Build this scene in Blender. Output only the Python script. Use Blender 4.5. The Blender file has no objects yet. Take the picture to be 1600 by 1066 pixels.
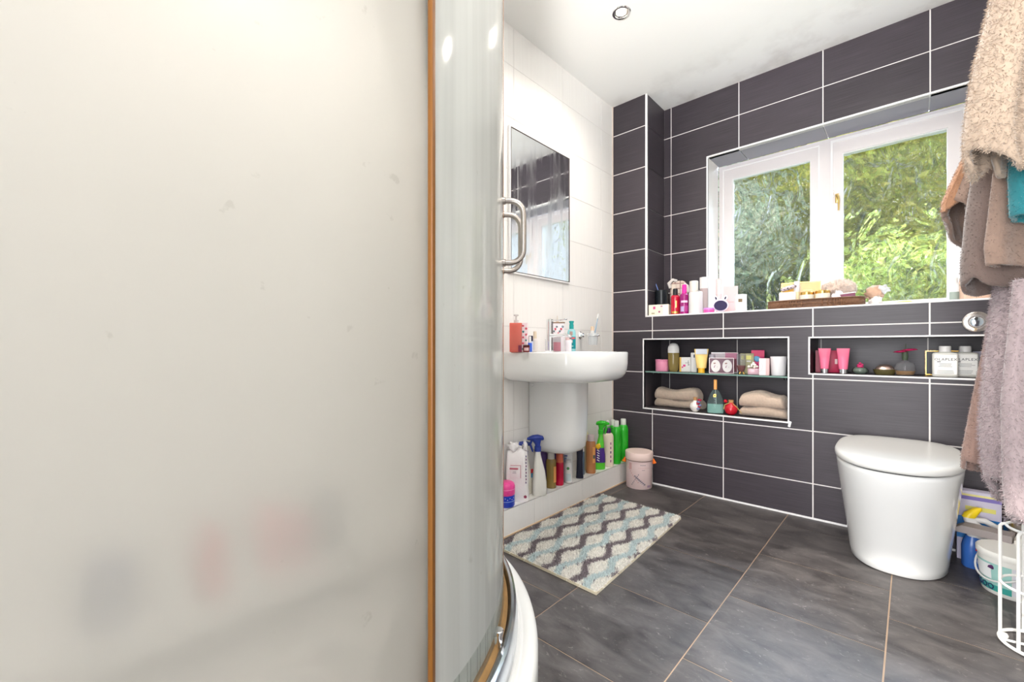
import bpy, bmesh, math, random
import numpy as np
from mathutils import Vector, Matrix
S = bpy.context.scene
COL = S.collection
random.seed(4)
rng = np.random.default_rng(4)
PI = math.pi

# ------------------------------------------------------------------ camera, light, exposure
cam = bpy.data.cameras.new('camera'); co = bpy.data.objects.new('camera', cam); COL.objects.link(co)
YAW = 0.7446
CAM = Vector((1.4215, -2.5038, 0.8229))
co.location = CAM; co.rotation_euler = (PI/2, 0, YAW)
cam.sensor_width = 36; cam.lens = 676.57*36/1600; cam.shift_y = 10.38/1600
cam.clip_start = .02; cam.clip_end = 200
S.camera = co
S.view_settings.view_transform = 'Standard'; S.view_settings.look = 'None'
S.view_settings.exposure = 0.13; S.view_settings.gamma = 1.0; S.view_settings.use_curve_mapping = False
W = bpy.data.worlds.new('sky'); S.world = W; W.use_nodes = True
bg = W.node_tree.nodes['Background']; bg.inputs[0].default_value = (.85, .92, 1.0, 1); bg.inputs[1].default_value = .95

def light(name, kind, loc, energy, color=(1,1,1), target=None, **kw):
    l = bpy.data.lights.new(name, kind); l.energy = energy; l.color = color
    for k, v in kw.items(): setattr(l, k, v)
    o = bpy.data.objects.new(name, l); COL.objects.link(o); o.location = loc
    if target is not None:
        o.rotation_euler = (Vector(target)-Vector(loc)).to_track_quat('-Z', 'Y').to_euler()
    return o
# sun from behind the house lights the garden, not the room
light('sun', 'SUN', (0, -6, 8), 3.4, (1, .96, .88), target=(0.6, 4, 0), angle=.02)
# broad daylight falling through the window from the open sky above the garden
light('sky_daylight', 'AREA', (1.05, 2.1, 3.35), 620, (.62, .80, 1.0), target=(1.05, -1.25, 0.15), shape='RECTANGLE', size=2.2, size_y=1.0)
# added fill lamp, unseen beyond the open doorway behind the camera
light('doorway_fill', 'AREA', (1.30, -4.0, 1.05), 95, (.98, .99, 1.0), target=(1.2, 0, 1.5), shape='RECTANGLE', size=1.3, size_y=1.7)
# added fill spot behind the camera, aimed up to bounce off the ceiling
light('ceiling_bounce_fill', 'SPOT', (1.35, -2.80, 1.45), 270, (1, .99, .975), target=(1.05, -1.95, 2.377), spot_size=math.radians(84), spot_blend=.8, shadow_soft_size=.12)

# ------------------------------------------------------------------ materials
def newmat(name):
    m = bpy.data.materials.new(name); m.use_nodes = True
    return m, m.node_tree, m.node_tree.nodes['Principled BSDF']
def node(nt, t, **kw):
    n = nt.nodes.new(t)
    for k, v in kw.items():
        if isinstance(k, str) and k in n.inputs: n.inputs[k].default_value = v
        else: setattr(n, k, v)
    return n
def c4(c): return (c[0], c[1], c[2], 1)
def srgb(r, g, b):
    f = lambda v: (v/255/12.92) if v/255 <= .04045 else ((v/255+.055)/1.055)**2.4
    return (f(r), f(g), f(b))
MC = {}
def M(name, col=(.8,.8,.8), rough=.5, metal=0, spec=.5, var=.0, vscale=8, bump=0, bscale=60, trans=0, alpha=1, ior=1.45, coat=0, stretch=None, sss=0, emit=None):
    if name in MC: return MC[name]
    m, nt, p = newmat(name)
    p.inputs['Base Color'].default_value = c4(col); p.inputs['Roughness'].default_value = rough
    p.inputs['Metallic'].default_value = metal; p.inputs['Specular IOR Level'].default_value = spec
    p.inputs['Transmission Weight'].default_value = trans; p.inputs['IOR'].default_value = ior
    p.inputs['Coat Weight'].default_value = coat
    if emit: p.inputs['Emission Color'].default_value = c4(emit[0]); p.inputs['Emission Strength'].default_value = emit[1]
    tc = node(nt, 'ShaderNodeTexCoord')
    vec = tc.outputs['Object']
    if stretch:
        mp = node(nt, 'ShaderNodeMapping'); mp.inputs['Scale'].default_value = stretch
        nt.links.new(vec, mp.inputs[0]); vec = mp.outputs[0]
    if var:
        n = node(nt, 'ShaderNodeTexNoise'); n.inputs['Scale'].default_value = vscale; n.inputs['Detail'].default_value = 4
        nt.links.new(vec, n.inputs['Vector'])
        mx = node(nt, 'ShaderNodeMix', data_type='RGBA')
        mx.inputs[6].default_value = c4([max(0, v*(1-var)) for v in col]); mx.inputs[7].default_value = c4([min(1, v*(1+var)) for v in col])
        nt.links.new(n.outputs[0], mx.inputs[0]); nt.links.new(mx.outputs[2], p.inputs['Base Color'])
    if bump:
        n2 = node(nt, 'ShaderNodeTexNoise'); n2.inputs['Scale'].default_value = bscale; n2.inputs['Detail'].default_value = 3
        nt.links.new(vec, n2.inputs['Vector'])
        b = node(nt, 'ShaderNodeBump'); b.inputs['Strength'].default_value = bump; b.inputs['Distance'].default_value = .004
        nt.links.new(n2.outputs[0], b.inputs['Height']); nt.links.new(b.outputs[0], p.inputs['Normal'])
    MC[name] = m
    return m

def dark_tile_mat():
    m, nt, p = newmat('ribbed_charcoal_tile')
    tc = node(nt, 'ShaderNodeTexCoord'); oi = node(nt, 'ShaderNodeObjectInfo')
    mp = node(nt, 'ShaderNodeMapping'); mp.inputs['Scale'].default_value = (5, 420, 5)
    nt.links.new(tc.outputs['Object'], mp.inputs[0])
    n = node(nt, 'ShaderNodeTexNoise'); n.inputs['Scale'].default_value = 1; n.inputs['Detail'].default_value = 3
    nt.links.new(mp.outputs[0], n.inputs['Vector'])
    big = node(nt, 'ShaderNodeTexNoise'); big.inputs['Scale'].default_value = 5; nt.links.new(tc.outputs['Object'], big.inputs['Vector'])
    add = node(nt, 'ShaderNodeMath', operation='MULTIPLY_ADD'); nt.links.new(oi.outputs['Random'], add.inputs[0]); add.inputs[1].default_value = .25
    nt.links.new(n.outputs[0], add.inputs[2])
    r = node(nt, 'ShaderNodeValToRGB'); r.color_ramp.elements[0].position = .3; r.color_ramp.elements[1].position = .85
    r.color_ramp.elements[0].color = c4(srgb(43, 38, 43)); r.color_ramp.elements[1].color = c4(srgb(72, 65, 72))
    nt.links.new(add.outputs[0], r.inputs[0]); nt.links.new(r.outputs[0], p.inputs['Base Color'])
    p.inputs['Roughness'].default_value = .40; p.inputs['Specular IOR Level'].default_value = .42
    b = node(nt, 'ShaderNodeBump'); b.inputs['Strength'].default_value = .25; b.inputs['Distance'].default_value = .001
    nt.links.new(n.outputs[0], b.inputs['Height']); nt.links.new(b.outputs[0], p.inputs['Normal'])
    return m
def white_tile_mat():
    m, nt, p = newmat('white_ceramic_tile')
    tc = node(nt, 'ShaderNodeTexCoord'); mp = node(nt, 'ShaderNodeMapping'); mp.inputs['Scale'].default_value = (160, 3, 3)
    nt.links.new(tc.outputs['Object'], mp.inputs[0])
    n = node(nt, 'ShaderNodeTexNoise'); n.inputs['Scale'].default_value = 1; nt.links.new(mp.outputs[0], n.inputs['Vector'])
    r = node(nt, 'ShaderNodeValToRGB'); r.color_ramp.elements[0].color = c4(srgb(236, 233, 230)); r.color_ramp.elements[1].color = c4(srgb(246, 244, 241))
    nt.links.new(n.outputs[0], r.inputs[0]); nt.links.new(r.outputs[0], p.inputs['Base Color'])
    p.inputs['Roughness'].default_value = .32; p.inputs['Specular IOR Level'].default_value = .4
    b = node(nt, 'ShaderNodeBump'); b.inputs['Strength'].default_value = .12; b.inputs['Distance'].default_value = .001
    nt.links.new(n.outputs[0], b.inputs['Height']); nt.links.new(b.outputs[0], p.inputs['Normal'])
    return m
def floor_mat():
    m, nt, p = newmat('slate_effect_floor_tile')
    g = node(nt, 'ShaderNodeNewGeometry'); oi = node(nt, 'ShaderNodeObjectInfo')
    ad = node(nt, 'ShaderNodeVectorMath', operation='ADD')
    sc = node(nt, 'ShaderNodeMath', operation='MULTIPLY'); sc.inputs[1].default_value = 37; nt.links.new(oi.outputs['Random'], sc.inputs[0])
    nt.links.new(g.outputs['Position'], ad.inputs[0]); nt.links.new(sc.outputs[0], ad.inputs[1])
    mp = node(nt, 'ShaderNodeMapping'); mp.inputs['Scale'].default_value = (1, 1.9, 1); mp.inputs['Rotation'].default_value = (0, 0, .5)
    nt.links.new(ad.outputs[0], mp.inputs[0])
    n1 = node(nt, 'ShaderNodeTexNoise'); n1.inputs['Scale'].default_value = 7; n1.inputs['Detail'].default_value = 8; n1.inputs['Roughness'].default_value = .62; n1.inputs['Distortion'].default_value = .6
    nt.links.new(mp.outputs[0], n1.inputs['Vector'])
    r = node(nt, 'ShaderNodeValToRGB'); e = r.color_ramp.elements
    e[0].position = .3; e[0].color = c4(srgb(48, 44, 45)); e[1].position = .70; e[1].color = c4(srgb(98, 93, 92))
    nt.links.new(n1.outputs[0], r.inputs[0])
    # pale scuffs in short streaks
    n2 = node(nt, 'ShaderNodeTexNoise'); n2.inputs['Scale'].default_value = 34; n2.inputs['Detail'].default_value = 6; n2.inputs['Roughness'].default_value = .7; n2.inputs['Distortion'].default_value = 1.5
    nt.links.new(mp.outputs[0], n2.inputs['Vector'])
    r2 = node(nt, 'ShaderNodeValToRGB'); r2.color_ramp.elements[0].position = .60; r2.color_ramp.elements[1].position = .74
    nt.links.new(n2.outputs[0], r2.inputs[0])
    mx = node(nt, 'ShaderNodeMix', data_type='RGBA'); mx.inputs[7].default_value = c4(srgb(168, 160, 156))
    ml = node(nt, 'ShaderNodeMath', operation='MULTIPLY'); ml.inputs[1].default_value = .55; nt.links.new(r2.outputs[0], ml.inputs[0])
    nt.links.new(ml.outputs[0], mx.inputs[0]); nt.links.new(r.outputs[0], mx.inputs[6]); nt.links.new(mx.outputs[2], p.inputs['Base Color'])
    rr = node(nt, 'ShaderNodeMapRange'); rr.inputs['To Min'].default_value = .34; rr.inputs['To Max'].default_value = .56
    nt.links.new(n1.outputs[0], rr.inputs[0]); nt.links.new(rr.outputs[0], p.inputs['Roughness'])
    b = node(nt, 'ShaderNodeBump'); b.inputs['Strength'].default_value = .5; b.inputs['Distance'].default_value = .0015
    nt.links.new(n1.outputs[0], b.inputs['Height']); nt.links.new(b.outputs[0], p.inputs['Normal'])
    return m
def ceiling_mat():
    m, nt, p = newmat('ceiling_paint_with_mildew')
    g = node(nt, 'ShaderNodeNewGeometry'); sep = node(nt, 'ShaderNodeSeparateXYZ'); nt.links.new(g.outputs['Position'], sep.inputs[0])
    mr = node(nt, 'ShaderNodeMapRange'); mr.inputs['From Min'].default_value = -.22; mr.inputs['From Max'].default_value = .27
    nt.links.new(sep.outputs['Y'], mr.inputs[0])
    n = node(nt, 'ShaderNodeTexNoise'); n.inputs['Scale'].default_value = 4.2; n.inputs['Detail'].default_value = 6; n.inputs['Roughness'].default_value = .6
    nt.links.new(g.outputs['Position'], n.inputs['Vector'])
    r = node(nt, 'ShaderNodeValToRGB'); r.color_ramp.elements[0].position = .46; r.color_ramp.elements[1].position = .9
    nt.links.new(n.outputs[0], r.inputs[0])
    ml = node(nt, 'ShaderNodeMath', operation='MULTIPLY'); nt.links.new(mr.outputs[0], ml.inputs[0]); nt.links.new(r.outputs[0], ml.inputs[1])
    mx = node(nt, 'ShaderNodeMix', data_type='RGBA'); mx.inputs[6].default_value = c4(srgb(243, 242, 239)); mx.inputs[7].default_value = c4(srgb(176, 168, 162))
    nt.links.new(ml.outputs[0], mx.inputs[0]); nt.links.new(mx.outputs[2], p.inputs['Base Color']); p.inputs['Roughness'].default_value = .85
    return m
def film_glass(name, film_lo, film_hi, tint=(.88, .95, .93), film_col=(.86, .85, .80), streak=(60, 60, 2.2), rough=.38, dirt=.0):
    """glass coated with limescale: part clear, part blurring, part white scattering film"""
    m, nt, p = newmat(name); nt.nodes.remove(p)
    out = nt.nodes['Material Output']
    tc = node(nt, 'ShaderNodeTexCoord'); mp = node(nt, 'ShaderNodeMapping'); mp.inputs['Scale'].default_value = streak
    nt.links.new(tc.outputs['Object'], mp.inputs[0])
    n = node(nt, 'ShaderNodeTexNoise'); n.inputs['Scale'].default_value = 1; n.inputs['Detail'].default_value = 5
    nt.links.new(mp.outputs[0], n.inputs['Vector'])
    sp = node(nt, 'ShaderNodeTexNoise'); sp.inputs['Scale'].default_value = 34; sp.inputs['Detail'].default_value = 4; nt.links.new(tc.outputs['Object'], sp.inputs['Vector'])
    spr = node(nt, 'ShaderNodeValToRGB'); spr.color_ramp.elements[0].position = .70; spr.color_ramp.elements[1].position = .74
    nt.links.new(sp.outputs[0], spr.inputs[0])
    fc = node(nt, 'ShaderNodeMix', data_type='RGBA'); fc.inputs[6].default_value = c4(film_col); fc.inputs[7].default_value = c4((.45, .43, .38))
    dm = node(nt, 'ShaderNodeMath', operation='MULTIPLY'); dm.inputs[1].default_value = dirt; nt.links.new(spr.outputs[0], dm.inputs[0]); nt.links.new(dm.outputs[0], fc.inputs[0])
    d = node(nt, 'ShaderNodeBsdfDiffuse'); t = node(nt, 'ShaderNodeBsdfTranslucent')
    nt.links.new(fc.outputs[2], d.inputs[0]); nt.links.new(fc.outputs[2], t.inputs[0])
    f = node(nt, 'ShaderNodeMixShader'); f.inputs[0].default_value = .5; nt.links.new(d.outputs[0], f.inputs[1]); nt.links.new(t.outputs[0], f.inputs[2])
    rf = node(nt, 'ShaderNodeBsdfRefraction'); rf.inputs['Roughness'].default_value = rough; rf.inputs['IOR'].default_value = 1.12; rf.inputs[0].default_value = c4(tint)
    tr = node(nt, 'ShaderNodeBsdfTransparent'); tr.inputs[0].default_value = c4(tint)
    g = node(nt, 'ShaderNodeMixShader'); g.inputs[0].default_value = .22 if rough > .2 else .8; nt.links.new(rf.outputs[0], g.inputs[1]); nt.links.new(tr.outputs[0], g.inputs[2])
    mr = node(nt, 'ShaderNodeMapRange'); mr.inputs['From Min'].default_value = .3; mr.inputs['From Max'].default_value = .7
    mr.inputs['To Min'].default_value = film_lo; mr.inputs['To Max'].default_value = film_hi
    nt.links.new(n.outputs[0], mr.inputs[0])
    a = node(nt, 'ShaderNodeMixShader'); nt.links.new(mr.outputs[0], a.inputs[0]); nt.links.new(g.outputs[0], a.inputs[1]); nt.links.new(f.outputs[0], a.inputs[2])
    gl = node(nt, 'ShaderNodeBsdfGlossy'); gl.inputs['Roughness'].default_value = .08
    fr = node(nt, 'ShaderNodeFresnel'); fr.inputs['IOR'].default_value = 1.32
    b = node(nt, 'ShaderNodeMixShader'); nt.links.new(fr.outputs[0], b.inputs[0]); nt.links.new(a.outputs[0], b.inputs[1]); nt.links.new(gl.outputs[0], b.inputs[2])
    nt.links.new(b.outputs[0], out.inputs[0])
    return m
def window_glass_mat():
    m, nt, p = newmat('textured_obscure_glass'); nt.nodes.remove(p); out = nt.nodes['Material Output']
    tc = node(nt, 'ShaderNodeTexCoord'); mp = node(nt, 'ShaderNodeMapping'); mp.inputs['Scale'].default_value = (1, 1, .62)
    nt.links.new(tc.outputs['Object'], mp.inputs[0])
    n = node(nt, 'ShaderNodeTexNoise'); n.inputs['Scale'].default_value = 10; n.inputs['Detail'].default_value = 2.0; n.inputs['Roughness'].default_value = .35; n.inputs['Distortion'].default_value = 1.4
    nt.links.new(mp.outputs[0], n.inputs['Vector'])
    b = node(nt, 'ShaderNodeBump'); b.inputs['Strength'].default_value = 1.0; b.inputs['Distance'].default_value = .17
    nt.links.new(n.outputs[0], b.inputs['Height'])
    rf = node(nt, 'ShaderNodeBsdfRefraction'); rf.inputs['IOR'].default_value = 1.16; rf.inputs['Roughness'].default_value = .0; nt.links.new(b.outputs[0], rf.inputs['Normal'])
    tr = node(nt, 'ShaderNodeBsdfTransparent')
    a = node(nt, 'ShaderNodeMixShader'); a.inputs[0].default_value = .34; nt.links.new(rf.outputs[0], a.inputs[1]); nt.links.new(tr.outputs[0], a.inputs[2])
    hz = node(nt, 'ShaderNodeBsdfTranslucent'); hz.inputs[0].default_value = (.85, .88, .86, 1); a0 = a; a = node(nt, 'ShaderNodeMixShader'); a.inputs[0].default_value = .008; nt.links.new(a0.outputs[0], a.inputs[1]); nt.links.new(hz.outputs[0], a.inputs[2])
    gl = node(nt, 'ShaderNodeBsdfGlossy'); gl.inputs['Roughness'].default_value = .05; nt.links.new(b.outputs[0], gl.inputs['Normal'])
    fr = node(nt, 'ShaderNodeFresnel'); fr.inputs['IOR'].default_value = 1.4; nt.links.new(b.outputs[0], fr.inputs['Normal'])
    c = node(nt, 'ShaderNodeMixShader'); nt.links.new(fr.outputs[0], c.inputs[0]); nt.links.new(a.outputs[0], c.inputs[1]); nt.links.new(gl.outputs[0], c.inputs[2])
    nt.links.new(c.outputs[0], out.inputs[0])
    return m
def clear(name, tint, rough=.05, mixt=.75):
    """thin clear plastic or glass: tinted see-through with a gloss"""
    if name in MC: return MC[name]
    m, nt, p = newmat(name)
    k_ = .35 if mixt > .6 else 1
    p.inputs['Base Color'].default_value = c4([v*k_ for v in tint]); p.inputs['Roughness'].default_value = rough
    tr = node(nt, 'ShaderNodeBsdfTransparent'); tr.inputs[0].default_value = c4(tint)
    a = node(nt, 'ShaderNodeMixShader'); a.inputs[0].default_value = mixt
    nt.links.new(p.outputs[0], a.inputs[1]); nt.links.new(tr.outputs[0], a.inputs[2]); nt.links.new(a.outputs[0], nt.nodes['Material Output'].inputs[0])
    MC[name] = m
    return m
def attr_mat(name, rough=.95, sheen=.3):
    m, nt, p = newmat(name)
    a = node(nt, 'ShaderNodeAttribute', attribute_name='tint'); nt.links.new(a.outputs['Color'], p.inputs['Base Color'])
    p.inputs['Roughness'].default_value = rough; p.inputs['Specular IOR Level'].default_value = .1; p.inputs['Sheen Weight'].default_value = sheen
    return m

m_dark = dark_tile_mat(); m_reveal = M('reveal_tile_painted_glare', srgb(132, 130, 138), .28, var=.08, vscale=5); m_white = white_tile_mat(); m_floor = floor_mat(); m_ceil = ceiling_mat()  # reveal: the dark wall tile, with window glare put into a lighter colour
m_grout = M('white_grout', srgb(240, 235, 232), .8); m_grout_w = M('pale_grey_grout', srgb(222, 219, 216), .8)
m_grout_f = M('tan_floor_grout', srgb(160, 138, 118), .9, var=.15, vscale=20)
m_trim = M('white_tile_trim', srgb(248, 246, 246), .35)
m_paint = M('white_gloss_paint', srgb(222, 216, 216), .35, var=.03, vscale=6)
m_bead = M('glazing_bead', srgb(240, 238, 238), .35)
m_plaster = M('white_plaster', srgb(238, 236, 232), .8)
m_cer = M('white_ceramic', srgb(238, 238, 237), .14, coat=.4)
m_acr = M('white_acrylic', srgb(226, 225, 222), .25)
m_chrome = M('chrome', (.86, .87, .88), .12, 1); m_satin = M('satin_steel', srgb(176, 168, 162), .26, 1, var=.1, vscale=30)
m_alu = M('bright_aluminium', (.66, .70, .76), .20, 1, var=.15, vscale=25)
m_brass = M('old_brass', srgb(196, 168, 104), .3, .9)
m_amber = M('amber_seal', srgb(116, 72, 22), .4, var=.12, vscale=12, stretch=(1, 1, .4))
m_black = M('black_plastic', (.012, .013, .016), .3)

# ------------------------------------------------------------------ mesh helpers
def link(name, me, mat=None, parent=None, loc=(0,0,0), rot=(0,0,0)):
    o = bpy.data.objects.new(name, me); COL.objects.link(o)
    if mat is not None:
        if isinstance(mat, (list, tuple)):
            for x in mat: me.materials.append(x)
        elif not me.materials: me.materials.append(mat)
    o.location = loc; o.rotation_euler = rot
    if parent is not None: o.parent = parent
    return o
def mesh(name, V, Fc, smooth=False):
    me = bpy.data.meshes.new(name); me.from_pydata([tuple(map(float, v)) for v in V], [], Fc); me.validate(); me.update()
    if smooth:
        me.polygons.foreach_set('use_smooth', [True]*len(me.polygons))
    return me
def bm_mesh(name, bm, smooth=False, sharp=None):
    bmesh.ops.recalc_face_normals(bm, faces=bm.faces)
    me = bpy.data.meshes.new(name); bm.to_mesh(me); bm.free()
    if smooth:
        me.polygons.foreach_set('use_smooth', [True]*len(me.polygons))
        if sharp:
            try: me.set_sharp_from_angle(angle=sharp)
            except Exception: pass
    return me
def tag(o, label=None, cat=None, group=None, kind=None):
    if label: o['label'] = label
    if cat: o['category'] = cat
    if group: o['group'] = group
    if kind: o['kind'] = kind
    return o
def thing(name, label, cat, loc=(0,0,0), rz=0, group=None):
    o = bpy.data.objects.new(name, None); COL.objects.link(o); o.location = loc; o.rotation_euler = (0, 0, rz); o.empty_display_size = .02
    return tag(o, label, cat, group)
def structure(name, label, loc=(0,0,0)):
    o = bpy.data.objects.new(name, None); COL.objects.link(o); o.location = loc
    return tag(o, label, None, None, 'structure')
def face(x, y, off=0.0):
    return math.atan2(CAM.y-y, CAM.x-x) + PI/2 + off
def box(name, size, mat, parent=None, loc=(0,0,0), rot=(0,0,0), bev=0.0, seg=2, base=True, smooth=True):
    """rounded box; base=True puts its underside at loc"""
    bm = bmesh.new(); bmesh.ops.create_cube(bm, size=1)
    for v in bm.verts:
        v.co = Vector((v.co.x*size[0], v.co.y*size[1], (v.co.z+(.5 if base else 0))*size[2]))
    if bev: bmesh.ops.bevel(bm, geom=bm.edges[:], offset=bev, segments=seg, affect='EDGES', profile=.5)
    return link(name, bm_mesh(name, bm, smooth and bev > 0, .7), mat, parent, loc, rot)
def lathe_mesh(name, prof, seg=28, sx=1.0, sy=1.0, caps=True):
    V = []; Fc = []
    for (r, z) in prof:
        for i in range(seg):
            a = 2*PI*i/seg; V.append((r*math.cos(a)*sx, r*math.sin(a)*sy, z))
    n = len(prof)
    for j in range(n-1):
        for i in range(seg):
            k = (i+1) % seg
            Fc.append((j*seg+i, j*seg+k, (j+1)*seg+k, (j+1)*seg+i))
    if caps and prof[0][0] > 1e-5: Fc.append(tuple(reversed(range(seg))))
    if caps and prof[-1][0] > 1e-5: Fc.append(tuple(range((n-1)*seg, n*seg)))
    bm = bmesh.new(); me = bpy.data.meshes.new(name); me.from_pydata(V, [], Fc); bm.from_mesh(me); bpy.data.meshes.remove(me)
    bmesh.ops.remove_doubles(bm, verts=bm.verts, dist=1e-5)
    return bm_mesh(name, bm, True, .75)
def lathe(name, prof, mat, parent=None, loc=(0,0,0), rot=(0,0,0), seg=28, sx=1.0, sy=1.0, caps=True):
    return link(name, lathe_mesh(name, prof, seg, sx, sy, caps), mat, parent, loc, rot)
def rings_mesh(name, rings, cap0=True, cap1=True, smooth=True, sharp=.9, closed=True):
    n = len(rings[0]); V = [p for r in rings for p in r]; Fc = []
    for j in range(len(rings)-1):
        for i in range(n if closed else n-1):
            k = (i+1) % n
            Fc.append((j*n+i, j*n+k, (j+1)*n+k, (j+1)*n+i))
    if cap0: Fc.append(tuple(reversed(range(n))))
    if cap1: Fc.append(tuple(range((len(rings)-1)*n, len(rings)*n)))
    bm = bmesh.new(); me = bpy.data.meshes.new(name); me.from_pydata([tuple(map(float, v)) for v in V], [], Fc); bm.from_mesh(me); bpy.data.meshes.remove(me)
    return bm_mesh(name, bm, smooth, sharp)
def tube_mesh(name, pts, r, seg=10, closed=False, radii=None):
    P = [Vector(p) for p in pts]; n = len(P); rings = []
    up = Vector((0, 0, 1))
    for i in range(n):
        a = P[(i-1) % n] if (closed or i > 0) else P[0]; b = P[(i+1) % n] if (closed or i < n-1) else P[-1]
        t = (b-a).normalized()
        ref = up if abs(t.dot(up)) < .95 else Vector((1, 0, 0))
        if i and not closed and prev is not None:
            x = prev - t*prev.dot(t)
            x = x.normalized() if x.length > 1e-4 else t.cross(ref).normalized()
        else: x = t.cross(ref).normalized()
        prev = x; y = t.cross(x)
        rr = radii[i] if radii else r
        rings.append([P[i]+x*rr*math.cos(2*PI*k/seg)+y*rr*math.sin(2*PI*k/seg) for k in range(seg)])
    if closed: rings.append(rings[0])
    return rings_mesh(name, rings, not closed, not closed)
def tube(name, pts, r, mat, parent=None, seg=10, closed=False, radii=None, loc=(0,0,0), rot=(0,0,0)):
    return link(name, tube_mesh(name, pts, r, seg, closed, radii), mat, parent, loc, rot)
def arc(cx, cy, r, a0, a1, n, z=0, plane='xy'):
    out = []
    for i in range(n+1):
        a = a0+(a1-a0)*i/n; u, v = cx+r*math.cos(a), cy+r*math.sin(a)
        out.append((u, v, z) if plane == 'xy' else ((u, z, v) if plane == 'xz' else (z, u, v)))
    return out
def superell(cx, cy, rx, ry, n=2.5, N=40, z=0):
    out = []
    for i in range(N):
        a = 2*PI*i/N; c, s = math.cos(a), math.sin(a)
        out.append((cx+rx*math.copysign(abs(c)**(2/n), c), cy+ry*math.copysign(abs(s)**(2/n), s), z))
    return out
def patch(name, r, z0, z1, a0, a1, mat, parent, sx=1, sy=1, off=.0006, n=8, rprof=None):
    """label wrapped on a round bottle; angles in degrees about -Y facing the camera"""
    V = []; Fc = []
    rows = 6 if rprof else 1
    for j in range(rows+1):
        z = z0+(z1-z0)*j/rows
        rr = (rprof(z) if rprof else r)
        for i in range(n+1):
            a = math.radians(-90+a0+(a1-a0)*i/n); V.append(((rr*sx+off)*math.cos(a), (rr*sy+off)*math.sin(a), z))
    for j in range(rows):
        for i in range(n):
            k = j*(n+1)+i; Fc.append((k, k+1, k+n+2, k+n+1))
    return link(name, mesh(name, V, Fc, True), mat, parent)
def plate(name, w, h, mat, parent, x=0, z=0, y=0, t=.0006, rot=(0,0,0), round_=0):
    """thin flat print on the -Y face at depth y (lower edge z)"""
    return box(name, (w, t, h), mat, parent, (x, y-t/2, z), rot, 0)
def text_mesh(s, size):
    cu = bpy.data.curves.new('lettering', 'FONT'); cu.body = s; cu.size = size; cu.align_x = 'CENTER'; cu.align_y = 'CENTER'; cu.extrude = .0002; cu.resolution_u = 2
    cu.space_character = 1.15
    o = bpy.data.objects.new('t', cu); COL.objects.link(o); bpy.context.view_layer.update()
    me = bpy.data.meshes.new_from_object(o.evaluated_get(bpy.context.evaluated_depsgraph_get())); bpy.data.objects.remove(o)
    return me
def lettering(s, size, mat, parent, x=0, z=0, y=0):
    me = text_mesh(s, size); me.materials.clear()
    return link('lettering', me, mat, parent, (x, y-.0007, z), (PI/2, 0, 0))
def lines(parent, x, z, w, n, gap, th, mat, y, seedv=0):
    """rows of tiny unreadable print as thin bars, joined"""
    rr = random.Random(seedv); bm = bmesh.new()
    for i in range(n):
        ww = w*rr.uniform(.55, 1); 
        m_ = Matrix.Translation((x, y-.0008, z-i*gap)) @ Matrix.Diagonal((ww, .0006, th, 1))
        bmesh.ops.create_cube(bm, size=1, matrix=m_)
    return tag(link('small_print', bm_mesh('small_print', bm), mat, parent), kind='stuff')

# ------------------------------------------------------------------ tiles
TILE_CACHE = {}
def tile_mesh(u0, u1, v0, v1, ops, th):
    w, h = u1-u0, v1-v0
    loc_ops = [(max(a-u0, 0), min(b-u0, w), max(c-v0, 0), min(d-v0, h)) for a, b, c, d in ops if a < u1-1e-4 and b > u0+1e-4 and c < v1-1e-4 and d > v0+1e-4]
    key = (round(w, 4), round(h, 4), tuple(tuple(round(q, 4) for q in o) for o in loc_ops), th)
    if key in TILE_CACHE: return TILE_CACHE[key]
    us = sorted({0, w, *[o[0] for o in loc_ops], *[o[1] for o in loc_ops]}); vs = sorted({0, h, *[o[2] for o in loc_ops], *[o[3] for o in loc_ops]})
    def inside(i, j):
        if not (0 <= i < len(us)-1 and 0 <= j < len(vs)-1): return False
        cu, cv = (us[i]+us[i+1])/2, (vs[j]+vs[j+1])/2
        return not any(o[0] < cu < o[1] and o[2] < cv < o[3] for o in loc_ops)
    bm = bmesh.new(); vc = {}
    def vt(i, j, k):
        if (i, j, k) not in vc: vc[(i, j, k)] = bm.verts.new((us[i], vs[j], th if k else 0))
        return vc[(i, j, k)]
    any_ = False
    for i in range(len(us)-1):
        for j in range(len(vs)-1):
            if not inside(i, j): continue
            any_ = True
            bm.faces.new([vt(i, j, 1), vt(i+1, j, 1), vt(i+1, j+1, 1), vt(i, j+1, 1)])
            for (di, dj, a, b) in ((-1, 0, (i, j), (i, j+1)), (1, 0, (i+1, j+1), (i+1, j)), (0, -1, (i+1, j), (i, j)), (0, 1, (i, j+1), (i+1, j+1))):
                if not inside(i+di, j+dj):
                    try: bm.faces.new([vt(*a, 1), vt(*b, 1), vt(*b, 0), vt(*a, 0)])
                    except ValueError: pass
    if not any_: bm.free(); TILE_CACHE[key] = None; return None
    TILE_CACHE[key] = bm_mesh('tile', bm)
    return TILE_CACHE[key]
def shrink(o, g): return (o[0]-g, o[1]+g, o[2]-g, o[3]+g)
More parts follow.
